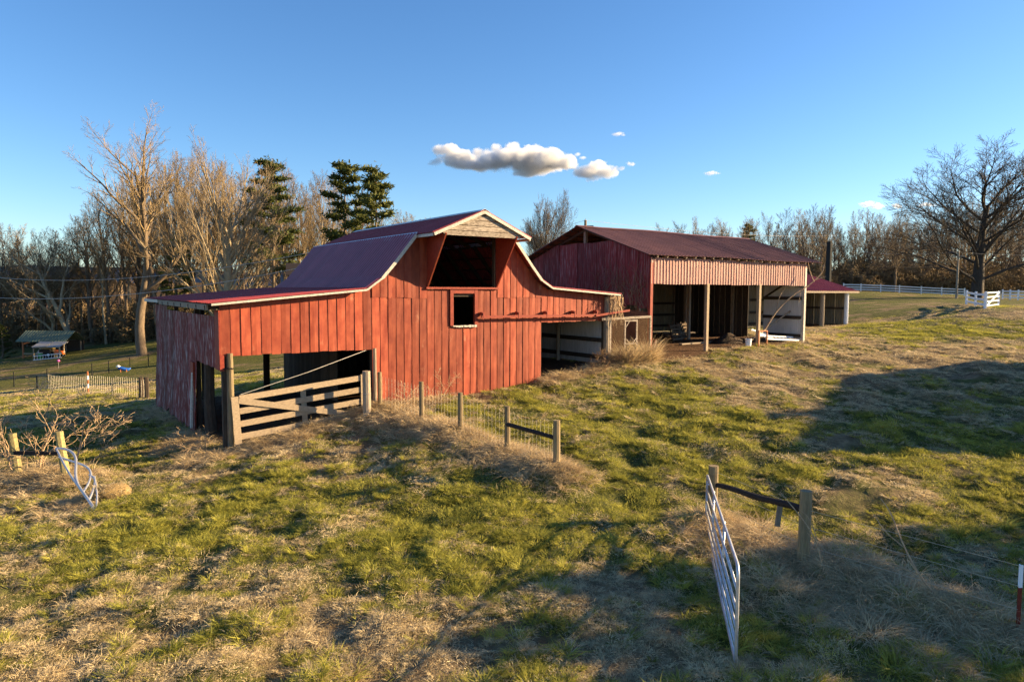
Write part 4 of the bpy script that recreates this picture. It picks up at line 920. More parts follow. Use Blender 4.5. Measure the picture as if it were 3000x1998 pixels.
# ------------------------------------------------------------------ wooden board gate of the lean-to
wg = empty('board_gate', 'weathered wooden board gate closing the left lean-to', 'gate', org=(-2.4, -.16, -4.5))
def gate_z(u, k): return -3.17+(u+4.3)*.36/3.9-k*.375
for k in range(4):
    mb = M(); a, b = -4.22, -.5; mb.beam((a, -.17+.005*k, gate_z(a, k)), (b, -.17, gate_z(b, k)+(.0 if k < 3 else -.03)), .035, .175); mb.build('board', MT['board'], wg)
for (a, b, w, y) in (((-4.36, -3.10), (-4.28, -4.52), .2, -.205), ((-.44, -2.7), (-.42, -4.12), .12, -.205), ((-2.35, -2.95), (-2.28, -4.25), .16, -.135)):
    mb = M(); mb.beam((a[0], y, a[1]), (b[0], y, b[1]), w, .035, (0, 1, 0)); mb.build('stile', MT['board'], wg)
mb = M(); mb.beam((-4.25, -.212, -3.22), (-.5, -.212, -4.02), .03, .17); mb.build('brace', MT['board'], wg)
mb = M(); mb.tube([(-4.2, -.2, -3.05), (-2.2, -.2, -2.52), (-.25, -.06, -1.95)], .012, 5); mb.build('cable', MT['wire'], wg)
mb = M(); mb.tube([(-4.47+.12*math.cos(a), -.02+.12*math.sin(a), -2.28+.02*math.sin(3*a)) for a in np.linspace(0, 6.28, 12)], .025, 5); mb.build('hinge_rope', MT['darkrail'], wg)
lp = empty('gate_post', 'thick grey round post between the board gate and the barn corner', 'post', (0, 0, 0)); b = P(1075, 1209, 21.6); b[2] = gz(b[0], b[1]); lp.location = b
mb = M(); rpost(mb, np.array([0, 0, -.3]), P(1073, 1087, 21.6)-b, .125, 10); mb.build('shaft', MT['wood'], lp)
mb = M(); mb.tube([(.13*math.cos(a), .13*math.sin(a), .75) for a in np.linspace(0, 6.28, 13)], .008, 4); mb.build('wire_tie', MT['wire'], lp)

# ------------------------------------------------------------------ woven wire fence with five round posts
wfx = [(1112, 1090, 22.0), (1234, 1118, 20.6), (1348, 1150, 19.2), (1486, 1190, 17.8), (1631, 1231, 16.4)]
wfn = empty('wire_fence', 'short woven wire fence on five round posts running out from the barn corner', 'fence', (0, 0, 0)); fb = P(1348, 1270, 19.2); fb[2] = gz(fb[0], fb[1]); wfn.location = fb
tops = [P(*a)-fb for a in wfx]; bots = [np.array([q[0], q[1], gz(q[0]+fb[0], q[1]+fb[1])-fb[2]]) for q in tops]
for q, b_ in zip(tops, bots): mb = M(); rpost(mb, b_-np.array([0, 0, .3]), q, .07 if q is not tops[4] else .085); mb.build('post', MT['postwood'], wfn)
mb = M(); mb.tube([P(1484, 1242, 17.8)-fb, P(1634, 1284, 16.42)-fb], .055, 8); mb.build('rail', MT['darkrail'], wfn)
mb = M()
for i in range(4):
    a0, a1, b0, b1 = bots[i], bots[i+1], tops[i], tops[i+1]
    for k in range(13):
        t = k/13; a = a0+(a1-a0)*t; b_ = b0+(b1-b0)*t; mb.tube([a+[0, 0, .02], b_-[0, 0, .12]], .0022, 3, False)
    for k in range(6):
        z = .1+k*.18; mb.tube([a0+[0, 0, z], a1+[0, 0, z]], .0016, 3, False)
mb.build('wire_mesh', MT['wire'], wfn)

# ------------------------------------------------------------------ pipe gate, its posts and brace rail
far, near = np.array([4.03, 14.25]), np.array([2.95, 8.9])
pg = empty('pipe_gate', 'open galvanised pipe gate standing in the near pasture', 'gate', (far[0], far[1], gz(*far)))
o0 = np.array([far[0], far[1], gz(*far)])
def gp(t, h):                               # point on the gate: t along, h from bottom (0) to top (1)
    xy = far+(near-far)*t; zb_ = H+(-4.93+(.10)*t); zt = H+(-3.76+.20*t); return np.array([xy[0], xy[1], zb_+(zt-zb_)*h])-o0
def arc(pts, c, n=5):                       # rounded corner between two directions
    (a, b, d) = pts; return [(1-s)**2*np.array(a)+2*s*(1-s)*np.array(b)+s*s*np.array(d) for s in np.linspace(0, 1, n)]
fr_ = [gp(0, .0), gp(0, .9)]+arc((gp(0, .9), gp(0, 1), gp(.02, 1)), 0)+[gp(.5, 1)]+arc((gp(.965, 1), gp(1, 1), gp(1, .86)), 0, 7)+[gp(1, .1), gp(1, .0), gp(.97, 0), gp(.5, 0), gp(0.01, 0)]
mb = M(); mb.tube(fr_, .024, 8); mb.build('frame', MT['pipe'], pg, True)
for h in (.17, .34, .52, .74):
    mb = M(); mb.tube([gp(.0, h), gp(1, h)], .021, 7); mb.build('rail', MT['pipe'], pg, True)
for t in (.26, .62):
    mb = M(); mb.tube([gp(t, 0)+[.02, 0, 0], gp(t, 1)+[.02, 0, 0]], .02, 6); mb.build('upright', MT['pipe'], pg, True)
mb = M(); mb.tube([gp(0, .82), gp(0, .82)+[.1, .05, 0]], .02, 6); mb.tube([gp(0, .2), gp(0, .2)+[.1, .05, 0]], .02, 6); mb.build('hinge', MT['pipe'], pg)
fbk = empty('brace_panel', 'two round posts joined by a dark mossy rail beside the pipe gate', 'fence', (0, 0, 0)); o1 = np.array([4.13, 14.35, gz(4.13, 14.35)]); fbk.location = o1
p6 = P(2091, 1364, 14.35); p7 = P(2362, 1437, 12.2)
for q, r in ((p6, .105), (p7, .105)):
    mb = M(); b_ = np.array([q[0]-.02, q[1], gz(q[0], q[1])-.3]); rpost(mb, b_-o1, q-o1, r, 12); mb.build('post', MT['postwood'], fbk, False)
mb = M(); a, b = P(2098, 1420, 14.3), P(2352, 1492, 12.25); pts = [a+(b-a)*t+np.array([0, 0, .015*math.sin(t*9)]) for t in np.linspace(0, 1, 8)]; mb.tube([q-o1 for q in pts], [.05, .055, .055, .06, .06, .06, .065, .06], 9); mb.build('rail', MT['mossy'] if False else MT['darkrail'], fbk)
mb = M(); a = P(2287, 1468, 12.75); mb.beam(a-o1, P(2277, 1541, 12.75)-o1, .09, .05, (0, 1, 0)); mb.build('hanging_board', MT['wood'], fbk)
mb = M()
for z in (.35, .7, 1.0): mb.tube([p6*[1, 1, 0]+[0, 0, gz(p6[0], p6[1])+z]-o1, p7*[1, 1, 0]+[0, 0, gz(p7[0], p7[1])+z]-o1, np.array([7.35, 9.9, gz(7.35, 9.9)+z])-o1], .004, 3, False)
mb.build('wire', MT['wire'], fbk)
q = P(2979, 1905, 9.95); q[2] = gz(q[0], q[1]); tp = empty('steel_post', 'dark red steel fence post with white tip at the edge of the pasture', 'post', q)
top = P(2993, 1655, 9.95)-q; mb = M(); c_ = top*.66
mb.beam((0, 0, -.3), c_, .05, .012, (0, 1, 0)); mb.beam((0, .02, -.3), c_+[0, .02, 0], .012, .045, (0, 1, 0)); mb.build('shaft', MT['redpost'], tp)
mb = M(); mb.beam(c_, top, .051, .014, (0, 1, 0)); mb.beam(c_+[0, .02, 0], top+[0, .02, 0], .014, .046, (0, 1, 0)); mb.build('white_tip', MT['fencewhite'], tp)

# ------------------------------------------------------------------ crumpled gate, posts, bale and brambles at the left
YB = 18.0
lf = empty('broken_fence', 'two lichen-covered posts with a dark rail among brambles', 'fence', (0, 0, 0)); o2 = P(115, 1400, 18.6); o2[2] = gz(o2[0], o2[1]); lf.location = o2
for (xt, yt, xb, Y) in ((35, 1270, 58, 18.8), (172, 1264, 197, 18.3)):
    a = P(xt, yt, Y); b = P(xb, 1400, Y); b[2] = gz(b[0], b[1])-.3; mb = M(); rpost(mb, b-o2, a-o2, .105, 8); mb.build('post', MT['mossy'], lf)
mb = M(); mb.beam(P(36, 1326, 18.75)-o2, P(170, 1328, 18.4)-o2, .06, .1); mb.build('rail', MT['darkrail'], lf)
cg = empty('crumpled_gate', 'bent crumpled galvanised gate slumped against a lichen-covered post', 'gate', (0, 0, 0)); o3 = P(270, 1500, 17.0); o3[2] = gz(o3[0], o3[1]); cg.location = o3
YG = hit(295, 1522)[1]+.05
def z7(pts, Y0, Y1): n = len(pts); return [P(x*.4464, 900+y*.4464, YG+(18.1-YG)*max(0, 1-(y-925)/463))-o3 for i, (x, y) in enumerate(pts)]
def smooth(pts, k=3):
    pts = [np.array(p) for p in pts]
    for _ in range(k):
        q = [pts[0]]
        for a, b in zip(pts[:-1], pts[1:]): q += [a*.75+b*.25, a*.25+b*.75]
        pts = q+[pts[-1]]
    return pts
for nm, r, pts, ya, yb in (('outer_tube', .034, [(368, 925), (430, 928), (482, 955), (502, 1000), (494, 1100), (508, 1160), (545, 1215), (600, 1290), (662, 1388)], 18.0, 16.7),
                           ('bent_tube', .028, [(388, 983), (470, 1010), (570, 1042), (603, 1090), (582, 1160), (545, 1212)], 18.0, 17.3), ('bent_tube', .028, [(588, 1100), (630, 1125), (612, 1205), (588, 1256)], 17.4, 17.1),
                           ('bent_tube', .026, [(372, 930), (420, 1030), (480, 1130), (560, 1230), (640, 1370)], 18.0, 16.75), ('bent_tube', .022, [(620, 1110), (640, 1230), (630, 1330)], 17.2, 16.8)):
    mb = M(); mb.tube(smooth(z7(pts, ya, yb)), r, 7); mb.build(nm, MT['pipe'], cg, True)
o4 = hit(331, 1462); bale = empty('hay_bale', 'small rotting hay bale beside the crumpled gate', 'bale', o4, .5)
mb = M(); nn, mm = 14, 9
for j in range(mm+1):
    x = -.38+.76*j/mm
    for i in range(nn):
        a = 2*math.pi*i/nn; rr = .27*math.sqrt(max(.03, 1-abs(2*j/mm-1)**2.6))*(1+.13*math.sin(i*3.1+j*1.7)); mb.v.append((x+.03*math.sin(i*5), rr*math.cos(a), .14+rr*.8*math.sin(a)))
for j in range(mm):
    for i in range(nn): a = j*nn+i; b = j*nn+(i+1) % nn; mb.f.append((a, b, b+nn, a+nn))
mb.f.append(tuple(range(nn))[::-1]); mb.f.append(tuple(mm*nn+i for i in range(nn))); mb.build('straw_roll', MT['hay'], bale, True)
wv = M()
rgb = random.Random(8)
for i in range(900):
    a = rgb.uniform(0, 3.6)-.2; x = rgb.uniform(-.4, .4); c = np.array([x, .25*math.cos(a), .14+.21*math.sin(a)]); d = np.array([rgb.gauss(0, 1), rgb.gauss(0, 1), rgb.gauss(.1, .6)])*.07; s = np.cross(d, [0, 0, 1])*.05
    k = len(wv.v); wv.v += [tuple(c-s), tuple(c+s), tuple(c+d)]; wv.f.append((k, k+1, k+2))
wv.build('loose_straw', MT['dry'], bale)
def shrub(name, label, loc, h, r0, seed, mat='bramble', minr=.006, kind='shrub', lean=(0, 0), group=None):
    t = empty(name, label, 'shrub', loc, 0, group); o = grow(seed, KIND[kind], h, r0, lean, minr=minr)
    seg_mesh('stems', sum(o[:2], []), MT[mat], t, 5); seg_mesh('twigs', sum(o[2:], []), MT[mat], t, 3)['kind'] = 'stuff'; return t
KIND['bramble'] = [lv(8, .12, .8, .85, .2, .14, 6, .3, .3, .7), lv(7, .2, .7, .5, .0, .2, 6), lv(4, .2, .8, .5, -.1, .25, 4), lv(3, .2, .8, .5, -.1, .3, 2)]
shrub('bramble_bush', 'taller sunlit leafless bramble at the far left fence post', hit(120, 1395), 2.1, .036, 3, minr=.009, kind='bramble', lean=(-.2, 0))
shrub('bramble_bush', 'arching leafless bramble behind the crumpled gate post', hit(205, 1375), 1.8, .032, 6, minr=.009, kind='bramble', lean=(.3, .1))
shrub('bramble_bush', 'thin leafless bramble between the two lichen-covered posts', hit(60, 1400), 1.8, .032, 16, minr=.009, kind='bramble', lean=(-.35, 0))
shrub('bramble_bush', 'thorny dry bramble climbing the barn wall beside the wire fence', np.array([*bu(1.75, -.75), gz(*bu(1.75, -.75))]), 1.15, .025, 23, minr=.007, kind='bramble', lean=(.35, 0))
shrub('bramble_bush', 'low dry bramble by the second wire-fence post', np.array([*bu(.9, -1.0), gz(*bu(.9, -1.0))]), .9, .02, 27, minr=.006, kind='bramble')
shrub('bramble_bush', 'dead weed thicket at the doorway beside the lean-to post', np.array([*bu(-5.0, .5), gz(*bu(-5.0, .5))]), .9, .02, 33, 'bramble', .007, 'bramble')
def sapling(label, pts, r, sub, name='sapling'):
    w = [P(*p) for p in pts]; b = w[0].copy(); t = empty(name, label, 'sapling', b); mb = M(); q = smooth([p-b for p in w], 2); mb.tube(q, list(np.linspace(r, r*.3, len(q))), 6); mb.build('stem', MT['bramble'], t)
    for s_ in sub: mb = M(); q = smooth([P(*p)-b for p in s_], 2); mb.tube(q, list(np.linspace(r*.55, r*.2, len(q))), 5); mb.build('branch', MT['bramble'], t)
    return t
sapling('bare sapling leaning over the grass bank beyond the pipe gate', [(2784, 1838, 10.6), (2745, 1750, 10.7), (2690, 1680, 10.8), (2645, 1595, 11.0), (2610, 1500, 11.2), (2580, 1460, 11.3)], .022,
        [[(2688, 1680, 10.8), (2600, 1645, 10.9), (2530, 1637, 10.9), (2495, 1640, 10.9)], [(2645, 1600, 11), (2590, 1555, 11.1), (2560, 1505, 11.2)], [(2690, 1680, 10.8), (2660, 1640, 10.8)]])
sapling('thin pale sapling leaning against the round post by the mossy rail', [(2410, 1680, 11.8), (2400, 1600, 11.8), (2360, 1530, 11.9), (2310, 1470, 12), (2285, 1440, 12)], .016, [[(2400, 1600, 11.8), (2375, 1520, 11.9), (2340, 1490, 12)], [(2405, 1640, 11.8), (2390, 1590, 11.8), (2365, 1560, 11.8)]])
sapling('crooked bare sapling growing up in front of the white end wall', [(2243, 962, 35.3), (2275, 910, 35.6), (2325, 862, 35.8), (2368, 838, 36), (2410, 800, 36.2), (2415, 775, 36.3)], .045,
        [[(2385, 826, 36), (2372, 795, 36.1), (2368, 770, 36.1)], [(2370, 838, 36), (2345, 850, 35.8), (2342, 885, 35.8)], [(2275, 910, 35.6), (2282, 870, 35.7), (2300, 845, 35.8)], [(2390, 820, 36.1), (2420, 810, 36.2)]])

# ------------------------------------------------------------------ chicken-wire pen between the barns
pen = empty('chicken_pen', 'overgrown chicken-wire pen with small door between the two barns', 'pen', org=(11.4, -.08, -2.95))
mb = M(); mb.beam((9.9, -.11, -1.15), (12.72, -.11, -1.09), .06, .1); mb.build('top_rail', MT['gableboard'], pen)
for u, w in ((10.36, .1), (12.7, .08)): mb = M(); mb.beam((u, -.08, gbw(u, 0)-.2), (u, -.08, -1.12), w, w, (0, 1, 0)); mb.build('post', MT['gableboard'], pen)
dr = M(); 
for u in (11.2, 11.88): dr.beam((u, -.10, -2.9), (u, -.10, -1.2), .07, .04, (0, 1, 0))
for z in (-1.24, -2.2, -2.85): dr.beam((11.235, -.10, z), (11.845, -.10, z), .04, .06)
dr = dr.build('door', MT['gableboard'], pen)
for a, b in (((11.24, -1.5), (11.42, -1.27)), ((11.24, -1.98), (11.44, -2.17)), ((11.84, -1.98), (11.64, -2.17))): mb = M(); mb.beam((a[0], -.12, a[1]), (b[0], -.12, b[1]), .02, .03); mb.build('brace', MT['gableboard'], dr)
for (a0, a1) in ((10.4, 11.17), (11.92, 12.68)):
    mb = M(); z0, z1 = -2.95, -1.16; hh = z1-z0; w = a1-a0; st = .075; k = -hh
    while k < w:
        for sg in (1, -1):
            s0 = max(0, -k); s1 = min(hh, w-k)
            if s1 > s0:
                f_ = lambda s: ((a0+k+s) if sg > 0 else (a1-k-s), -.10-.01*sg*.3, z0+s); mb.tube([f_(s0), f_(s1)], .0045, 3, False)
        k += st
    mb.build('wire_mesh', MT['rustwire'], pen)
stk = empty('leaning_stake', 'short pale stake leaning at the corner of the machinery shed', 'stake', hit(1907, 1045)); mb = M(); mb.beam((0, 0, -.05), (.22, .1, .72), .11, .09); mb.build('shaft', MT['board'], stk)
mb = M(); mb.tube([(-.02, -.07, .28), (.06, -.08, .31), (.16, 0, .3)], .012, 4); mb.build('white_tie', MT['white'], stk)
# dead weeds in front of the pen, vines on the eave
wx, wy = [], []
for i in range(110):
    q = bu(rnd.uniform(10.6, 12.5), rnd.uniform(-.6, -.15)); wx.append(q[0]); wy.append(q[1])
WD = [proto('weed', tuft(rg, 40, .5, .10, .011, .7, .12, 4), MT['long']) for _ in range(3)]
emit('dead_weeds', np.array(wx), np.array(wy), WD, 1.2, 2.4, 'tall tangled dead weeds in front of the chicken-wire pen', .25)
for i, (u, v, h) in enumerate(((9.3, -.5, .75), (9.75, -.55, .85), (10.2, -.6, .7))):
    q = bu(u, v); shrub('seed_weed', ('first', 'middle', 'last')[i]+' of three rusty seed-head weeds before the right lean-to doorway', np.array([*q, gz(*q)]), h, .012, 60+i, 'rustwire', .006, 'shrub')
vn = empty('dry_vine', 'tangle of dry vines hanging from the right lean-to eave', 'vine', org=(10.5, -.3, -.2)); mb = M(); rgv = random.Random(3)
for i in range(70):
    u = rgv.uniform(10.1, 10.85); p = np.array([u, rgv.uniform(-.4, -.05), rgv.uniform(-.3, -.12)]); pts = [p]; L = rgv.uniform(.2, 1.3) if u > 10.3 else rgv.uniform(.1, .5)
    for s in range(6): p = p+np.array([rgv.gauss(0, .05), rgv.gauss(0, .04), -L/6]); pts.append(p)
    mb.tube(pts, list(np.linspace(.009, .004, 7)), 3, False)
mb.build('stems', MT['bramble'], vn)
vn = empty('dry_vine', 'thin grey vines clinging to the weathered shed gable', 'vine', org=(12.6, 1.5, -1)); mb = M()
for i in range(60):
    v = rgv.uniform(.1, 3.4); z = rgv.uniform(-.9, .2); p = np.array([12.66, v, z]); pts = [p]
    for s in range(7): p = p+np.array([rgv.gauss(0, .012), rgv.gauss(0, .14), rgv.uniform(.05, .3)]); p[0] = min(12.67, p[0]); p[2] = min(p[2], 1.6); pts.append(p)
    mb.tube(pts, list(np.linspace(.012, .005, 8)), 3, False)
mb.build('stems', MT['bark'], vn)

# ------------------------------------------------------------------ things under the machinery shed
def world_thing(name, label, cat, loc, rz=TH): return empty(name, label, cat, loc, rz)
def ub(u, v, dz=0): q = bu(u, v); return np.array([q[0], q[1], gz(*q)+dz])
bk_ = world_thing('bucket', 'white plastic bucket on the shed floor by the middle post', 'bucket', ub(19.2, -.25))
mb = M(); mb.tube([(0, 0, 0), (0, 0, .19), (0, 0, .38)], [.13, .145, .155], 14, False); mb.tube([(0, 0, .02), (0, 0, .025)], [.125, .125], 14); mb.build('pail', MT['fencewhite'], bk_, True)
mb = M(); mb.tube([(.16*math.cos(a), .16*math.sin(a), .36) for a in np.linspace(0, 6.28, 15)], .012, 4); mb.build('rim', MT['fencewhite'], bk_)
mb = M(); mb.tube([(-.15, 0, .34), (-.1, -.1, .22), (0, -.16, .18), (.1, -.1, .22), (.15, 0, .34)], .006, 4); mb.build('handle', MT['wire'], bk_)
sh_ = world_thing('stand_frame', 'rust-orange frame standing against the shed post', 'frame', ub(20.25, -.3))
for x in (-.33, .33): mb = M(); mb.beam((x, 0, 0), (x, 0, .78), .05, .05, (0, 1, 0)); mb.build('leg', MT['rustframe'], sh_)
mb = M(); mb.beam((-.36, 0, .80), (.36, 0, .80), .06, .05); mb.build('top_bar', MT['rustframe'], sh_)
def ladder(label, a, b, w, mat, rungs, name='ladder', side=(0, 1, 0)):
    a, b = np.array(a), np.array(b); t = empty(name, label, 'ladder', a); d = (b-a); L = np.linalg.norm(d); s_ = np.array(side, float)*w
    for k in (0, 1): mb = M(); mb.beam(s_*k, d+s_*k, .03, .085, (0, 0, 1)); mb.build('side_rail', MT[mat], t)
    for k in range(rungs): f_ = (k+.5)/rungs; mb = M(); mb.tube([d*f_, d*f_+s_], .016, 6); mb.build('rung', MT[mat], t)
    return t
V3 = np.array([V[0], V[1], 0])
ladder('longer white ladder lying flat before the white end wall', ub(21.0, .05, .30), ub(23.8, .05, .12), .38, 'fencewhite', 9, side=V3*.9+np.array([0, 0, .35]))
ladder('shorter white ladder propped on the longer one in the shed', ub(20.9, .55, .55), ub(22.6, .75, .22), .36, 'fencewhite', 6, side=V3*.8+np.array([0, 0, .4]))
pl = world_thing('leaning_pole', 'long pale pole leaning across the white end wall', 'pole', ub(20.8, .9)); mb = M(); mb.tube([(0, 0, .05), (2.0, 0, .95), (3.1, -.2, 1.55)], .04, 7); mb.build('shaft', MT['board'], pl)
mb = M(); mb.tube([(3.05, -.2, 1.52), (3.14, -.2, 1.57)], .05, 7); mb.build('end_cap', MT['wood'], pl)
for k, (u, v, dz, L, rz, lab) in enumerate(((17.2, 2.2, .06, 3.2, .05, 'long pale plank lying on the dirt floor of the shed'), (19.2, 4.6, .25, 1.6, .5, 'short plank on the lumber heap inside the shed'), (18.9, 4.9, .38, 1.9, -.3, 'upper crosswise plank on the lumber heap inside the shed'), (19.8, 5.2, .12, 1.5, 1.0, 'bottom plank sticking out of the lumber heap'))):
    q = world_thing('plank', lab, 'plank', ub(u, v), TH+rz); mb = M(); mb.box(0, L, -.1, .1, dz-.03, dz+.03); mb.build('board', MT['wood'], q); mb = M(); mb.box(L+.001, L+.012, -.1, .1, dz-.029, dz+.029); mb.build('end_grain', MT['board'], q)
for k, (u, v, lab) in enumerate(((19.0, 3.9, 'nearer wooden pallet leaning by an inner shed post'), (20.0, 4.3, 'farther wooden pallet leaning behind the other'))):
    q = world_thing('pallet', lab, 'pallet', ub(u, v), TH+.2)
    for i in range(5): mb = M(); mb.beam((-.5, .05+.05*i, .12+.17*i), (.5, .05+.05*i, .12+.17*i), .02, .11); mb.build('slat', MT['innerboard'], q)  # darker board colour stands in for shade on the pallets
    for x in (-.45, 0, .45): mb = M(); mb.beam((x, .10, .02), (x, .36, .92), .05, .06, (1, 0, 0)); mb.build('stringer', MT['innerboard'], q)
dp = world_thing('dirt_heap', 'low heap of dark earth on the shed floor near the bucket', 'heap', ub(20.1, 1.6)); mb = M(); nn = 16
for j in range(6):
    for i in range(nn): a = 2*math.pi*i/nn; r = (1-j/5.5)*(1+.12*math.sin(i*2.3+j)); mb.v.append((1.0*r*math.cos(a), .7*r*math.sin(a), -.05+.55*(j/5)**.8))
for j in range(5):
    for i in range(nn): a = j*nn+i; b = j*nn+(i+1) % nn; mb.f.append((a, b, b+nn, a+nn))
mb.f.append(tuple(5*nn+i for i in range(nn))); MT['earth'] = pmat('dark_earth', (.025, .016, .01), (.06, .036, .022), (6, 6, 6), 3, .95, 0, 1, .3, .7, 0, bd=.05); mb.build('earth', MT['earth'], dp, True)

# ------------------------------------------------------------------ white board fences on the rise
def board_fence(label, posts, h=1.05, rails=(.25, .58, .92), pw=.12):
    o_ = posts[0]; t = empty('board_fence', label, 'fence', o_)
    for q in posts: mb = M(); a = np.array(q)-o_; mb.beam(a-[0, 0, .2], a+[0, 0, h+.06], pw, pw, (0, 1, 0)); mb.build('post', MT['fencewhite'], t)
    for a, b in zip(posts[:-1], posts[1:]):
        for z in rails: mb = M(); mb.beam(np.array(a)-o_+[0, 0, z], np.array(b)-o_+[0, 0, z], .04, .14); mb.build('rail', MT['fencewhite'], t)
    return t
def gpt(x, Y): q = P(x, 850, Y); return np.array([q[0], q[1], gz(q[0], q[1])])
xs = [2471, 2522, 2580, 2635, 2699, 2759, 2826]
board_fence('long white board fence along the foot of the far tree line', [gpt(x, 102-4*i/6) for i, x in enumerate(xs)])
board_fence('white board fence panel coming forward to the small white gate', [gpt(2833, 56), gpt(2860, 52), gpt(2888, 48)])
board_fence('white board fence running off to the right of the small gate', [gpt(x, Y) for x, Y in ((2938, 80), (2960, 78), (2984, 77), (3008, 76), (3034, 75))])
g0, g1 = gpt(2890, 48.2), gpt(2929, 52.5); dg = g1-g0; wgt = empty('white_gate', 'small white gate with diagonal brace beneath the huge bare tree', 'gate', g0)
for z in (.15, .45, .75, 1.05): mb = M(); mb.beam(np.array([0, 0, z]), dg+[0, 0, z], .04, .085); mb.build('rail', MT['fencewhite'], wgt)
for f_ in (0.02, .98): mb = M(); mb.beam(dg*f_+[-.03, -.03, .03], dg*f_+[-.03, -.03, 1.15], .14, .05, (0, 1, 0)); mb.build('stile', MT['fencewhite'], wgt)
mb = M(); mb.beam(dg*.05+[-.05, -.05, .12], dg*.95+[-.05, -.05, 1.0], .03, .12); mb.build('brace', MT['fencewhite'], wgt)

# ------------------------------------------------------------------ far pasture at the left: netting, steel posts, toys, shed
def steel_line(label, cols, name='post_fence', mat='tpost', h=None, wires=3):
    ps = [(P(x, yb, Y), P(x, yt, Y)) for x, yt, yb, Y in cols]; o_ = ps[0][0].copy(); o_[2] = gz(o_[0], o_[1]); t = empty(name, label, 'fence', o_); bs_ = []
    for b, tp_ in ps:
        g = np.array([b[0], b[1], gz(b[0], b[1])]); hh = tp_[2]-b[2]; mb = M(); mb.beam(g-o_-[0, 0, .2], g-o_+[0, 0, hh], .07, .05, (0, 1, 0)); mb.build('post', MT[mat], t); bs_.append((g-o_, hh))
    mb = M()
    for (a, ha), (b, hb) in zip(bs_[:-1], bs_[1:]):
        for k in range(wires): f_ = (k+1)/(wires+.3); mb.tube([a+[0, 0, ha*f_], b+[0, 0, hb*f_]], .008, 3, False)
    mb.build('wire', MT['tpost'], t); return t
steel_line('line of dark steel posts across the far left pasture', [(42, 1098, 1142, 64), (139, 1082, 1122, 67), (270, 1060, 1098, 71), (319, 1053, 1090, 73), (381, 1042, 1079, 75), (435, 1033, 1069, 77)])
nf = empty('netting_fence', 'pale wire netting fence with a red and white post in the left pasture', 'fence', (0, 0, 0)); q0 = gpt(96, 49.5); q1 = gpt(247, 43); q2 = gpt(412, 37.5); nf.location = q1
for q, mt_, r in ((q0, 'tpost', .045), (gpt(318, 40.5), 'tpost', .035), (gpt(404, 37.8), 'dark', .12), (gpt(420, 37.2), 'dark', .12)):
    mb = M(); rpost(mb, q-q1-[0, 0, .2], q-q1+[0, 0, 1.0 if r < .1 else 1.15], r, 6); mb.build('post', MT[mt_], nf)
for k in range(5): mb = M(); mb.tube([(0, 0, .26*k), (0, 0, .26*(k+1)-.002)], .045, 6); mb.build('banded_post', MT['rustframe' if k % 2 == 0 else 'fencewhite'], nf)
mb = M()
for a, b in ((q0, q1), (q1, q2)):
    L = np.linalg.norm(b-a); n_ = int(L/.32)
    for k in range(n_+1): c = a+(b-a)*k/n_; c = np.array([c[0], c[1], gz(c[0], c[1])])-q1; mb.tube([c, c+[0, 0, 1.05]], .006, 3, False)
    for z in (.05, .3, .55, .8, 1.03):
        pts = [a+(b-a)*k/8 for k in range(9)]; mb.tube([np.array([c[0], c[1], gz(c[0], c[1])+z])-q1 for c in pts], .004, 3, False)
mb.build('netting', MT['wire'], nf)
ty = hit(362, 1090); toy = empty('ride_on_toy', 'small blue ride-on toy lying in the left pasture', 'toy', ty, .3)
mb = M(); mb.tube([(-.5, 0, .45), (-.3, 0, .42), (.1, 0, .28), (.45, 0, .25), (.7, 0, .38)], [.10, .17, .2, .16, .05], 10); mb.build('body', MT['blue'], toy, True)
mb = M(); mb.tube([(-.62, 0, .5), (-.5, 0, .62), (-.3, 0, .6)], [.1, .14, .08], 8); mb.build('head', MT['fencewhite'], toy, True)
for x in (-.25, .3):
    for y in (-.14, .14): mb = M(); mb.tube([(x, y, 0), (x, y, .28)], .05, 6); mb.build('leg', MT['rustframe'], toy)
bl = hit(172, 1080); ball = empty('pink_ball', 'pink ball on a thin stick in the left pasture', 'ball', bl); mb = M(); mb.tube([(0, 0, 0), (0, 0, .75)], .015, 4); mb.build('stick', MT['wire'], ball)
mb = M(); mb.tube([(0, 0, .72+.3*(1-math.cos(a))/2) for a in np.linspace(.05, 3.1, 9)], [.16*math.sin(a)+.003 for a in np.linspace(.05, 3.1, 9)], 12); mb.build('sphere_shell', MT['magenta'], ball, True)
# the far shed: frame origin at its front left foot, x along the front, y away
so = hit(69, 1052); YS = so[1]; k_ = YS/FPX; fs_ = empty('equipment_shed', 'little green-roofed equipment shed with grey lean-to at the edge of the wood', 'shed', so, -.02)
W_ = 150*k_; hE = 50*k_; hR = hE+1.35; dep = 3.6
rp = M(); rp.beam((-.6, 0, hE), (W_-.6, 0, hE), .1, .14); rp.beam((-.6, dep/2, hR-.1), (W_-.6, dep/2, hR-.1), .1, .14); rp = rp.build('roof', MT['dark'], fs_)
for k in range(9):
    for (y0, z0, y1, z1) in ((-.35, hE, dep/2, hR), (dep+.3, hE, dep/2, hR)):
        mb = M(); av, of = ribcols(-.8+k*W_/9, -.8+(k+1)*W_/9, .35, [(0, 0), (.03, .04), (.09, .04), (.12, 0)]); L = math.hypot(y1-y0, z1-z0); ey = ((y1-y0)/L, (z1-z0)/L); sg = 1 if y1 > y0 else -1
        mb.slab((0, y0, z0), (1, 0, 0), (0, ey[0], ey[1]), (0, -ey[1]*sg, ey[0]*sg), av, of, cst(0), cst(L), 1, .01); mb.build('roof_sheet', MT['greenroof'], rp)
for x in (0, W_*.5, W_-1.3):
    for y in (0, dep): mb = M(); mb.beam((x, y, -.2), (x, y, hE), .16, .16, (0, 1, 0)); mb.build('post', MT['rustframe'] if y == 0 and x == 0 else MT['wood'], fs_)  # front left post coloured orange in place of warm sunlight
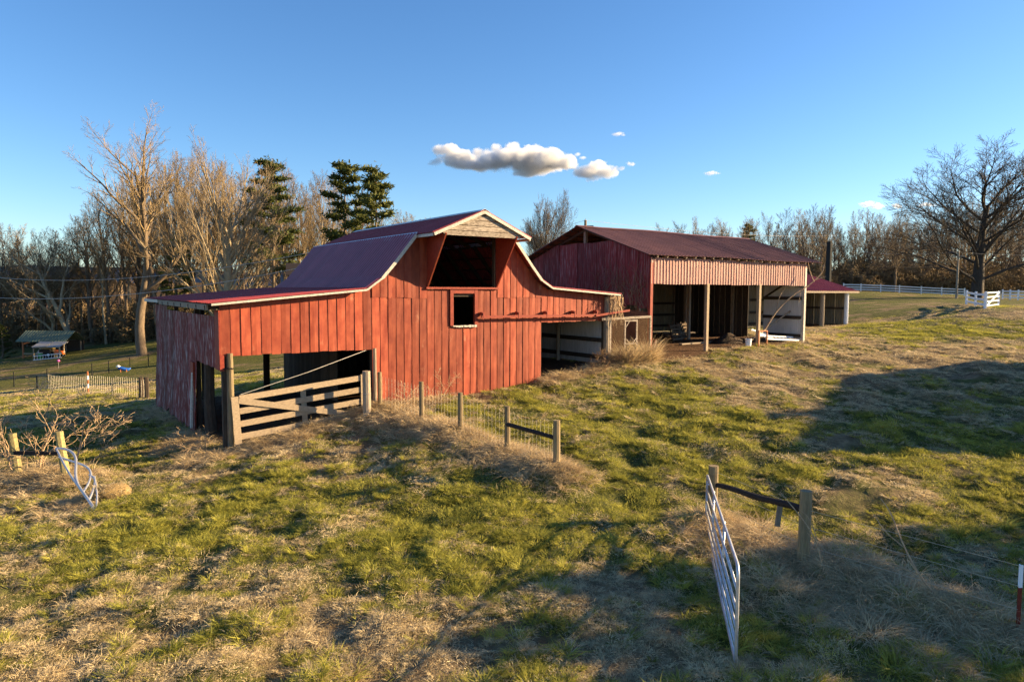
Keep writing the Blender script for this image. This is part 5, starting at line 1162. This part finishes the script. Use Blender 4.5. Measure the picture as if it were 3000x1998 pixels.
mb = M(); mb.box(-.4, W_-.9, dep+.02, dep+.08, 0, hE); mb.build('back_wall', MT['dark'], fs_)
mb = M(); mb.beam((0, -.05, 15*k_), (2.1, -.05, 15*k_), .05, .14); mb.build('cross_rail', MT['board'], fs_)
mb = M(); mb.beam((.1, -.02, hE-.3), (.9, -.02, hE-.05), .05, .16); mb.build('corner_brace', MT['orange'], fs_)
x0, x1 = 61*k_, 139*k_; zb0 = (1052-1057)*k_
for x in (x0, x1-.1): mb = M(); mb.beam((x, -1.9, zb0-.1), (x, -1.9, 38*k_+zb0+.15), .12, .12, (0, 1, 0)); mb.build('post', MT['board'], fs_)
gr = M(); gr.beam((x0-.1, -1.95, 38*k_+zb0+.12), (x1+.05, -1.95, 38*k_+zb0+.2), .05, .1); gr = gr.build('lean_to_roof', MT['wood'], fs_)
for k in range(2):
    a, b = x0-.15+k*(x1-x0+.3)/2, x0-.18+(k+1)*(x1-x0+.3)/2; z1, z0 = hE+.02, 38*k_+zb0+.2; mb = M()
    mb.hexa([(a, -2.1, z0), (b-.06, -2.1, z0+.06), (b-.06, -.37, z1), (a, -.37, z1), (a, -2.1, z0+.04), (b-.06, -2.1, z0+.1), (b-.06, -.37, z1+.04), (a, -.37, z1+.04)]); mb.build('roof_sheet', MT['greyroof'], gr)
def at_shed(x, y, z=0): return np.array([so[0]+x, so[1]+y, gz(so[0]+x, so[1]+y)+z])
br_ = empty('barrel', 'green plastic barrel under the grey lean-to roof', 'barrel', at_shed(72*k_, -1.4)); mb = M(); mb.tube([(0, 0, 0), (0, 0, .1), (0, 0, .3), (0, 0, .6), (0, 0, .75)], [.25, .28, .29, .28, .24], 14); mb.build('drum', MT['green'], br_, True)
mb = M(); mb.tube([(0, 0, .75), (0, 0, .80)], .26, 14); mb.build('lid', MT['fencewhite'], br_)
mw = empty('riding_mower', 'orange riding mower parked under the grey lean-to roof', 'mower', at_shed(112*k_, -1.2), .1)
mb = M(); bx_ = [(0, -.35, .45), (1.05, -.3, .40), (1.05, .3, .40), (0, .35, .45), (.05, -.3, .95), (.9, -.26, .82), (.9, .26, .82), (.05, .3, .95)]; mb.hexa(bx_); mb.build('hood', MT['orange'], mw)
mb = M(); mb.box(-.95, .0, -.42, .42, .42, .62); mb.build('fender', MT['black'], mw)
mb = M(); mb.hexa([(-.75, -.22, .63), (-.3, -.22, .63), (-.3, .22, .63), (-.75, .22, .63), (-.9, -.2, 1.05), (-.7, -.2, 1.05), (-.7, .2, 1.05), (-.9, .2, 1.05)]); mb.build('seat', MT['black'], mw)
for x, y, r in ((-.6, -.45, .38), (-.6, .45, .38), (.75, -.38, .27), (.75, .38, .27)):
    mb = M(); mb.tube([(x, y-.1, r), (x, y+.1, r)], r, 14); w_ = mb.build('wheel', MT['black'], mw); mb = M(); mb.tube([(x, y-.115, r), (x, y+.115, r)], r*.45, 10); mb.build('rim', MT['fencewhite'], w_)
mb = M(); mb.tube([(.05, 0, .9), (-.15, 0, 1.12)], .02, 5); mb.tube([(-.15+.05*math.sin(a), .16*math.cos(a), 1.12+.1*math.sin(a)) for a in np.linspace(0, 6.28, 12)], .015, 4); mb.build('steering_wheel', MT['black'], mw)
mb = M(); mb.tube([(1.06, -.15, .68), (1.075, -.15, .68)], .06, 8); mb.build('headlight', MT['fencewhite'], mw); mb = M(); mb.tube([(1.06, .15, .68), (1.075, .15, .68)], .06, 8); mb.build('headlight', MT['fencewhite'], mw)
tb = empty('tarp_bundle', 'tan tarp bundle stacked behind the green barrel', 'bundle', at_shed(80*k_, -.6)); mb = M(); mb.tube([(-1.0, 0, 1.35), (-.6, 0, 1.45), (0, 0, 1.42), (.7, 0, 1.4), (1.0, 0, 1.3)], [.22, .34, .36, .33, .2], 10); mb.build('folded_tarp', MT['yellow'], tb, True)
mb = M(); mb.box(-.9, .9, -.3, .3, 0, 1.08); mb.build('crate', MT['dark'], tb)
ladder('pale ladder lying along the front of the grey lean-to', at_shed(x0+.05, -2.25, .05), at_shed(x1+.2, -2.25, .10), .5, 'fencewhite', 10, side=(0, .1, 1))
sl_ = empty('propped_sheet', 'white plastic sheet propped in the dark bay of the green-roofed shed', 'sheet', at_shed(1.0, .8)); mb = M(); mb.hexa([(0, 0, .3), (1.2, 0, .3), (1.2, .05, .3), (0, .05, .3), (.4, .9, 1.5), (1.5, .9, 1.5), (1.5, .95, 1.5), (.4, .95, 1.5)]); mb.build('panel', MT['white'], sl_)
mb = M(); mb.beam((1.5, -.1, 0), (2.2, .6, 1.7), .16, .05); mb.build('prop_board', MT['board'], sl_)

# ------------------------------------------------------------------ poles and wires, small dark building behind the barn
def pole(label, x, yt, Y, r, mat='bark', arm=True, name='utility_pole'):
    q = gpt(x, Y); t = empty(name, label, 'pole', q); top = P(x, yt, Y); h = top[2]-q[2]; mb = M(); mb.tube([(0, 0, -.3), (0, 0, h/2), (0, 0, h)], [r*1.15, r, r*.85], 8); mb.build('shaft', MT[mat], t)
    if arm: mb = M(); mb.beam((-.7, 0, h-.5), (.7, 0, h-.5), .09, .11); mb.build('cross_arm', MT[mat], t); mb = M(); mb.tube([(0, -.05, h-.02), (0, -.05, h+.12)], .04, 6); mb.build('insulator', MT['white'], t)
    return top
def wire(label, a, b, sag, r=.012, name='overhead_wire'):
    a, b = np.array(a), np.array(b); pts = [a+(b-a)*t-np.array([0, 0, 4*sag*t*(1-t)]) for t in np.linspace(0, 1, 17)]; t = empty(name, label, 'wire', a); mb = M(); mb.tube([p-a for p in pts], r, 4); mb.build('cable', MT['wire'], t)
    mb = M(); mb.tube([np.zeros(3)-[.05, 0, 0], np.array([.1, 0, 0])], r*2.2, 5); mb.build('clamp', MT['black'], t)
tp1 = pole('utility pole top showing over the machinery shed ridge', 1713, 646, 62, .13)
q_ = P(2860, 640, 125); wire('overhead wire running right from the pole behind the machinery shed', tp1, P(2450, 690, 120), .6)
wire('overhead wire running left from the pole behind the machinery shed', tp1, P(1480, 668, 75), .5)
pole('thick black vine-wrapped pole behind the small red-roofed shed', 2425, 708, 62, .27, 'black', False)
tp2 = pole('slender pale pole beside the trunk of the huge bare tree', 2803, 738, 80, .12, 'wood', True)
wire('thin overhead wire crossing the crown of the huge bare tree', tp2, P(3150, 742, 80), .3); wire('thin overhead wire running left from the slender pale pole', tp2, P(2500, 735, 110), .4)
wire('upper overhead wire crossing the wood to the barn', P(-60, 808, 70), P(935, 735, 48), 1.1, .02); wire('lower overhead wire crossing the wood to the barn', P(-60, 869, 68), P(880, 785, 46), .9, .02)
hb = gpt(918, 52); ho = empty('dark_shed', 'dark low shed roof just visible behind the gambrel barn', 'shed', hb, .3); zt = P(900, 772, 52)[2]-hb[2]
mb = M(); mb.box(-1.6, 1.6, -1.2, 1.2, -.2, zt-.9); mb.build('wall', MT['darkrail'], ho); mb = M(); mb.hexa([(-1.9, -1.5, zt-.9), (1.9, -1.5, zt-.9), (1.9, 1.5, zt-.9), (-1.9, 1.5, zt-.9), (-1.9, -.05, zt), (1.9, -.05, zt), (1.9, .05, zt), (-1.9, .05, zt)]); mb.build('roof', MT['darkrail'], ho)

# ------------------------------------------------------------------ farmhouse and yard trees beyond the right edge: they throw the long shadows
hs_ = np.array([32.1, 26.3]); hz = gz(*hs_); house = empty('farmhouse', 'cream farmhouse with grey shingle roof beyond the right edge of the pasture', 'house', (hs_[0], hs_[1], hz), math.radians(-21))
hw, hl, he, hr_ = 3.6, 4.4, 3.6, 6.5
mb = M(); mb.hexa([(-hw, -hl, -1), (hw, -hl, -1), (hw, hl, -1), (-hw, hl, -1), (-hw, -hl, he), (hw, -hl, he), (hw, hl, he), (-hw, hl, he)]); wl_ = mb.build('wall', MT['housewall'], house)
for y in (-hl, hl):
    mb = M(); s_ = .12 if y > 0 else -.12; mb.add([(-hw, y, he), (hw, y, he), (0, y, hr_), (-hw, y-s_, he), (hw, y-s_, he), (0, y-s_, hr_)], [(0, 1, 2), (5, 4, 3), (0, 3, 4, 1), (1, 4, 5, 2), (2, 5, 3, 0)]); mb.build('gable', MT['housewall'], wl_)
for sg in (-1, 1):
    mb = M(); z_ = he-.35*(hr_-he)/hw; mb.hexa([(sg*(hw+.35), -hl-.4, z_), (0, -hl-.4, hr_+.02), (0, hl+.4, hr_+.02), (sg*(hw+.35), hl+.4, z_), (sg*(hw+.35), -hl-.4, z_+.14), (0, -hl-.4, hr_+.18), (0, hl+.4, hr_+.18), (sg*(hw+.35), hl+.4, z_+.14)]); mb.build('roof_slope', MT['shingle'], house)
for y in (-3.4, -1.2, 1.2, 3.4):
    w_ = M(); w_.box(-hw-.06, -hw-.005, y-.55, y+.55, 1.0, 2.6); w_ = w_.build('window', MT['fencewhite'], house); mb = M(); mb.box(-hw-.075, -hw-.062, y-.45, y+.45, 1.1, 2.5); mb.build('pane', MT['glass'], w_)
mb = M(); mb.box(.6, 1.4, -1, -.2, hr_-1.2, hr_+.9); mb.build('chimney', MT['rustsheet'], house)
for i, (x, y, h, lab) in enumerate(((17.6, 11.0, 5.1, 'low yard cedar nearest the red steel post'), (18.6, 12.6, 5.9, 'second yard cedar of the row beyond the steel post'), (19.8, 14.3, 6.0, 'third yard cedar of the row beyond the steel post'), (17.0, 9.4, 4.5, 'bushy yard cedar at the near end of the row'), (23.5, 9.2, 5.2, 'broad yard cedar behind the row'), (21.5, 12.2, 6.3, 'tall yard cedar behind the middle of the row'), (22.6, 14.4, 6.6, 'tall yard cedar behind the far end of the row'))): pine(lab, np.array([x, y, gz(x, y)]), h, .16, 40+i, 'cedar_tree', .04, .36, 54, 'cedar', 13)

# ------------------------------------------------------------------ clouds
def cloudmat(name, puffs, dens, ns, cut):
    """vapour whose density falls off from the heart of each puff, torn by noise"""
    mt = bpy.data.materials.new(name); mt.use_nodes = True; nt = mt.node_tree; nd = nt.nodes; lk = nt.links; nd.remove(nd['Principled BSDF'])
    pv = nd.new('ShaderNodeVolumePrincipled'); pv.inputs['Color'].default_value = (1, 1, 1, 1); pv.inputs['Anisotropy'].default_value = .1
    tc = nd.new('ShaderNodeTexCoord'); last = None
    def mth(op, a_, b_):
        q_ = nd.new('ShaderNodeMath'); q_.operation = op
        for i_, v_ in enumerate((a_, b_)):
            if isinstance(v_, (int, float)): q_.inputs[i_].default_value = v_
            else: lk.new(v_, q_.inputs[i_])
        return q_.outputs[0]
    for p, r_ in puffs:
        mp = nd.new('ShaderNodeVectorMath'); mp.operation = 'SUBTRACT'; lk.new(tc.outputs['Object'], mp.inputs[0]); mp.inputs[1].default_value = tuple(p)
        dv = nd.new('ShaderNodeVectorMath'); dv.operation = 'DIVIDE'; lk.new(mp.outputs[0], dv.inputs[0]); dv.inputs[1].default_value = tuple(r_)
        ln = nd.new('ShaderNodeVectorMath'); ln.operation = 'LENGTH'; lk.new(dv.outputs[0], ln.inputs[0]); f_ = mth('SUBTRACT', 1.0, ln.outputs['Value'])
        last = f_ if last is None else mth('MAXIMUM', last, f_)
    n = nd.new('ShaderNodeTexNoise'); n.inputs['Scale'].default_value = ns; n.inputs['Detail'].default_value = 6; n.inputs['Roughness'].default_value = .62; lk.new(tc.outputs['Object'], n.inputs['Vector'])
    e = mth('ADD', last, mth('MULTIPLY', mth('SUBTRACT', n.outputs['Fac'], .5), 2.2)); e = mth('SUBTRACT', e, cut)
    r = nd.new('ShaderNodeMapRange'); r.inputs[1].default_value = 0; r.inputs[2].default_value = .45; r.inputs[4].default_value = dens; lk.new(e, r.inputs[0]); lk.new(r.outputs[0], pv.inputs['Density'])
    lk.new(pv.outputs[0], nd['Material Output'].inputs['Volume']); return mt
def ico():
    import bmesh
    b = bmesh.new(); bmesh.ops.create_icosphere(b, subdivisions=3, radius=1); v = np.array([q.co[:] for q in b.verts]); f = [tuple(q.index for q in g.verts) for g in b.faces]; b.free(); return v, f
IV, IF = ico()
def cloud(label, puffs, Y, dens, ns, cut, seed, vox):
    """puffs: (x, y, rx, ry) in photo pixels, placed Y metres away"""
    c = P(puffs[0][0], puffs[0][1], Y); k = Y/FPX; mb = M(); rg = random.Random(seed); pf = []
    for x, y, rx, ry in puffs:
        p = P(x, y, Y)-c; p[1] += rg.uniform(-.3, .3)*rx*k; r_ = np.array([rx*k*1.15, (rx+ry)*.5*k, ry*k*1.15]); pf.append((p, r_)); mb.add(IV*r_*1.25+p, IF)
    me_ = bpy.data.meshes.new('cloud'); me_.from_pydata(mb.v, [], mb.f); me_.materials.append(cloudmat('cloud_vapour', pf, dens, ns, cut)); o = bpy.data.objects.new('cloud', me_); C.objects.link(o); o.location = c
    md = o.modifiers.new('merge', 'REMESH'); md.mode = 'VOXEL'; md.voxel_size = vox*k
    return tag(o, label, 'cloud')
cz = lambda x, y, rx, ry: (1200+x*.4246, 380+y*.4246, rx*.4246, ry*.4246)
cloud('large flat-bottomed white cloud above the gambrel barn', [cz(*a) for a in ((620, 215, 200, 62), (250, 140, 85, 42), (340, 195, 140, 60), (300, 230, 90, 30), (480, 160, 60, 40), (600, 135, 45, 38), (720, 145, 70, 55), (800, 190, 150, 80), (960, 215, 140, 70), (1080, 235, 90, 60), (860, 245, 200, 55), (430, 245, 150, 45), (790, 300, 80, 28))], 2600, .09, .016, .12, 1, 3.5)
cloud('ragged right-hand lobe trailing the large cloud', [cz(*a) for a in ((1270, 275, 90, 60), (1340, 290, 90, 45), (1200, 300, 90, 35), (1300, 240, 55, 30), (1400, 300, 45, 22))], 2600, .07, .018, .12, 2, 3.5)
for lab, pf in (('tiny white wisp high above the large cloud', ((1440, 30, 42, 14), (1475, 38, 20, 8))), ('small pale wisp at the upper right of the large cloud', ((1160, 170, 25, 14), (1195, 195, 25, 12))), ('lone little white cloud right of the large cloud', ((2080, 300, 45, 16), (2120, 303, 25, 9))),
                ('torn scrap of cloud trailing off the ragged lobe', ((1465, 265, 28, 16), (1520, 235, 32, 15))), ('grey scrap of cloud left of the large cloud', ((185, 220, 50, 26), (150, 235, 30, 12)))):
    cloud(lab, [cz(*a) for a in pf], 2600, .05, .04, .15, 5, 2.0)
cloud('low cream cloud behind the crown of the huge bare tree', [(2540, 598, 22, 9), (2570, 605, 25, 8), (2625, 605, 14, 9), (2720, 600, 25, 6)], 2600, .05, .04, .1, 9, 2.0)
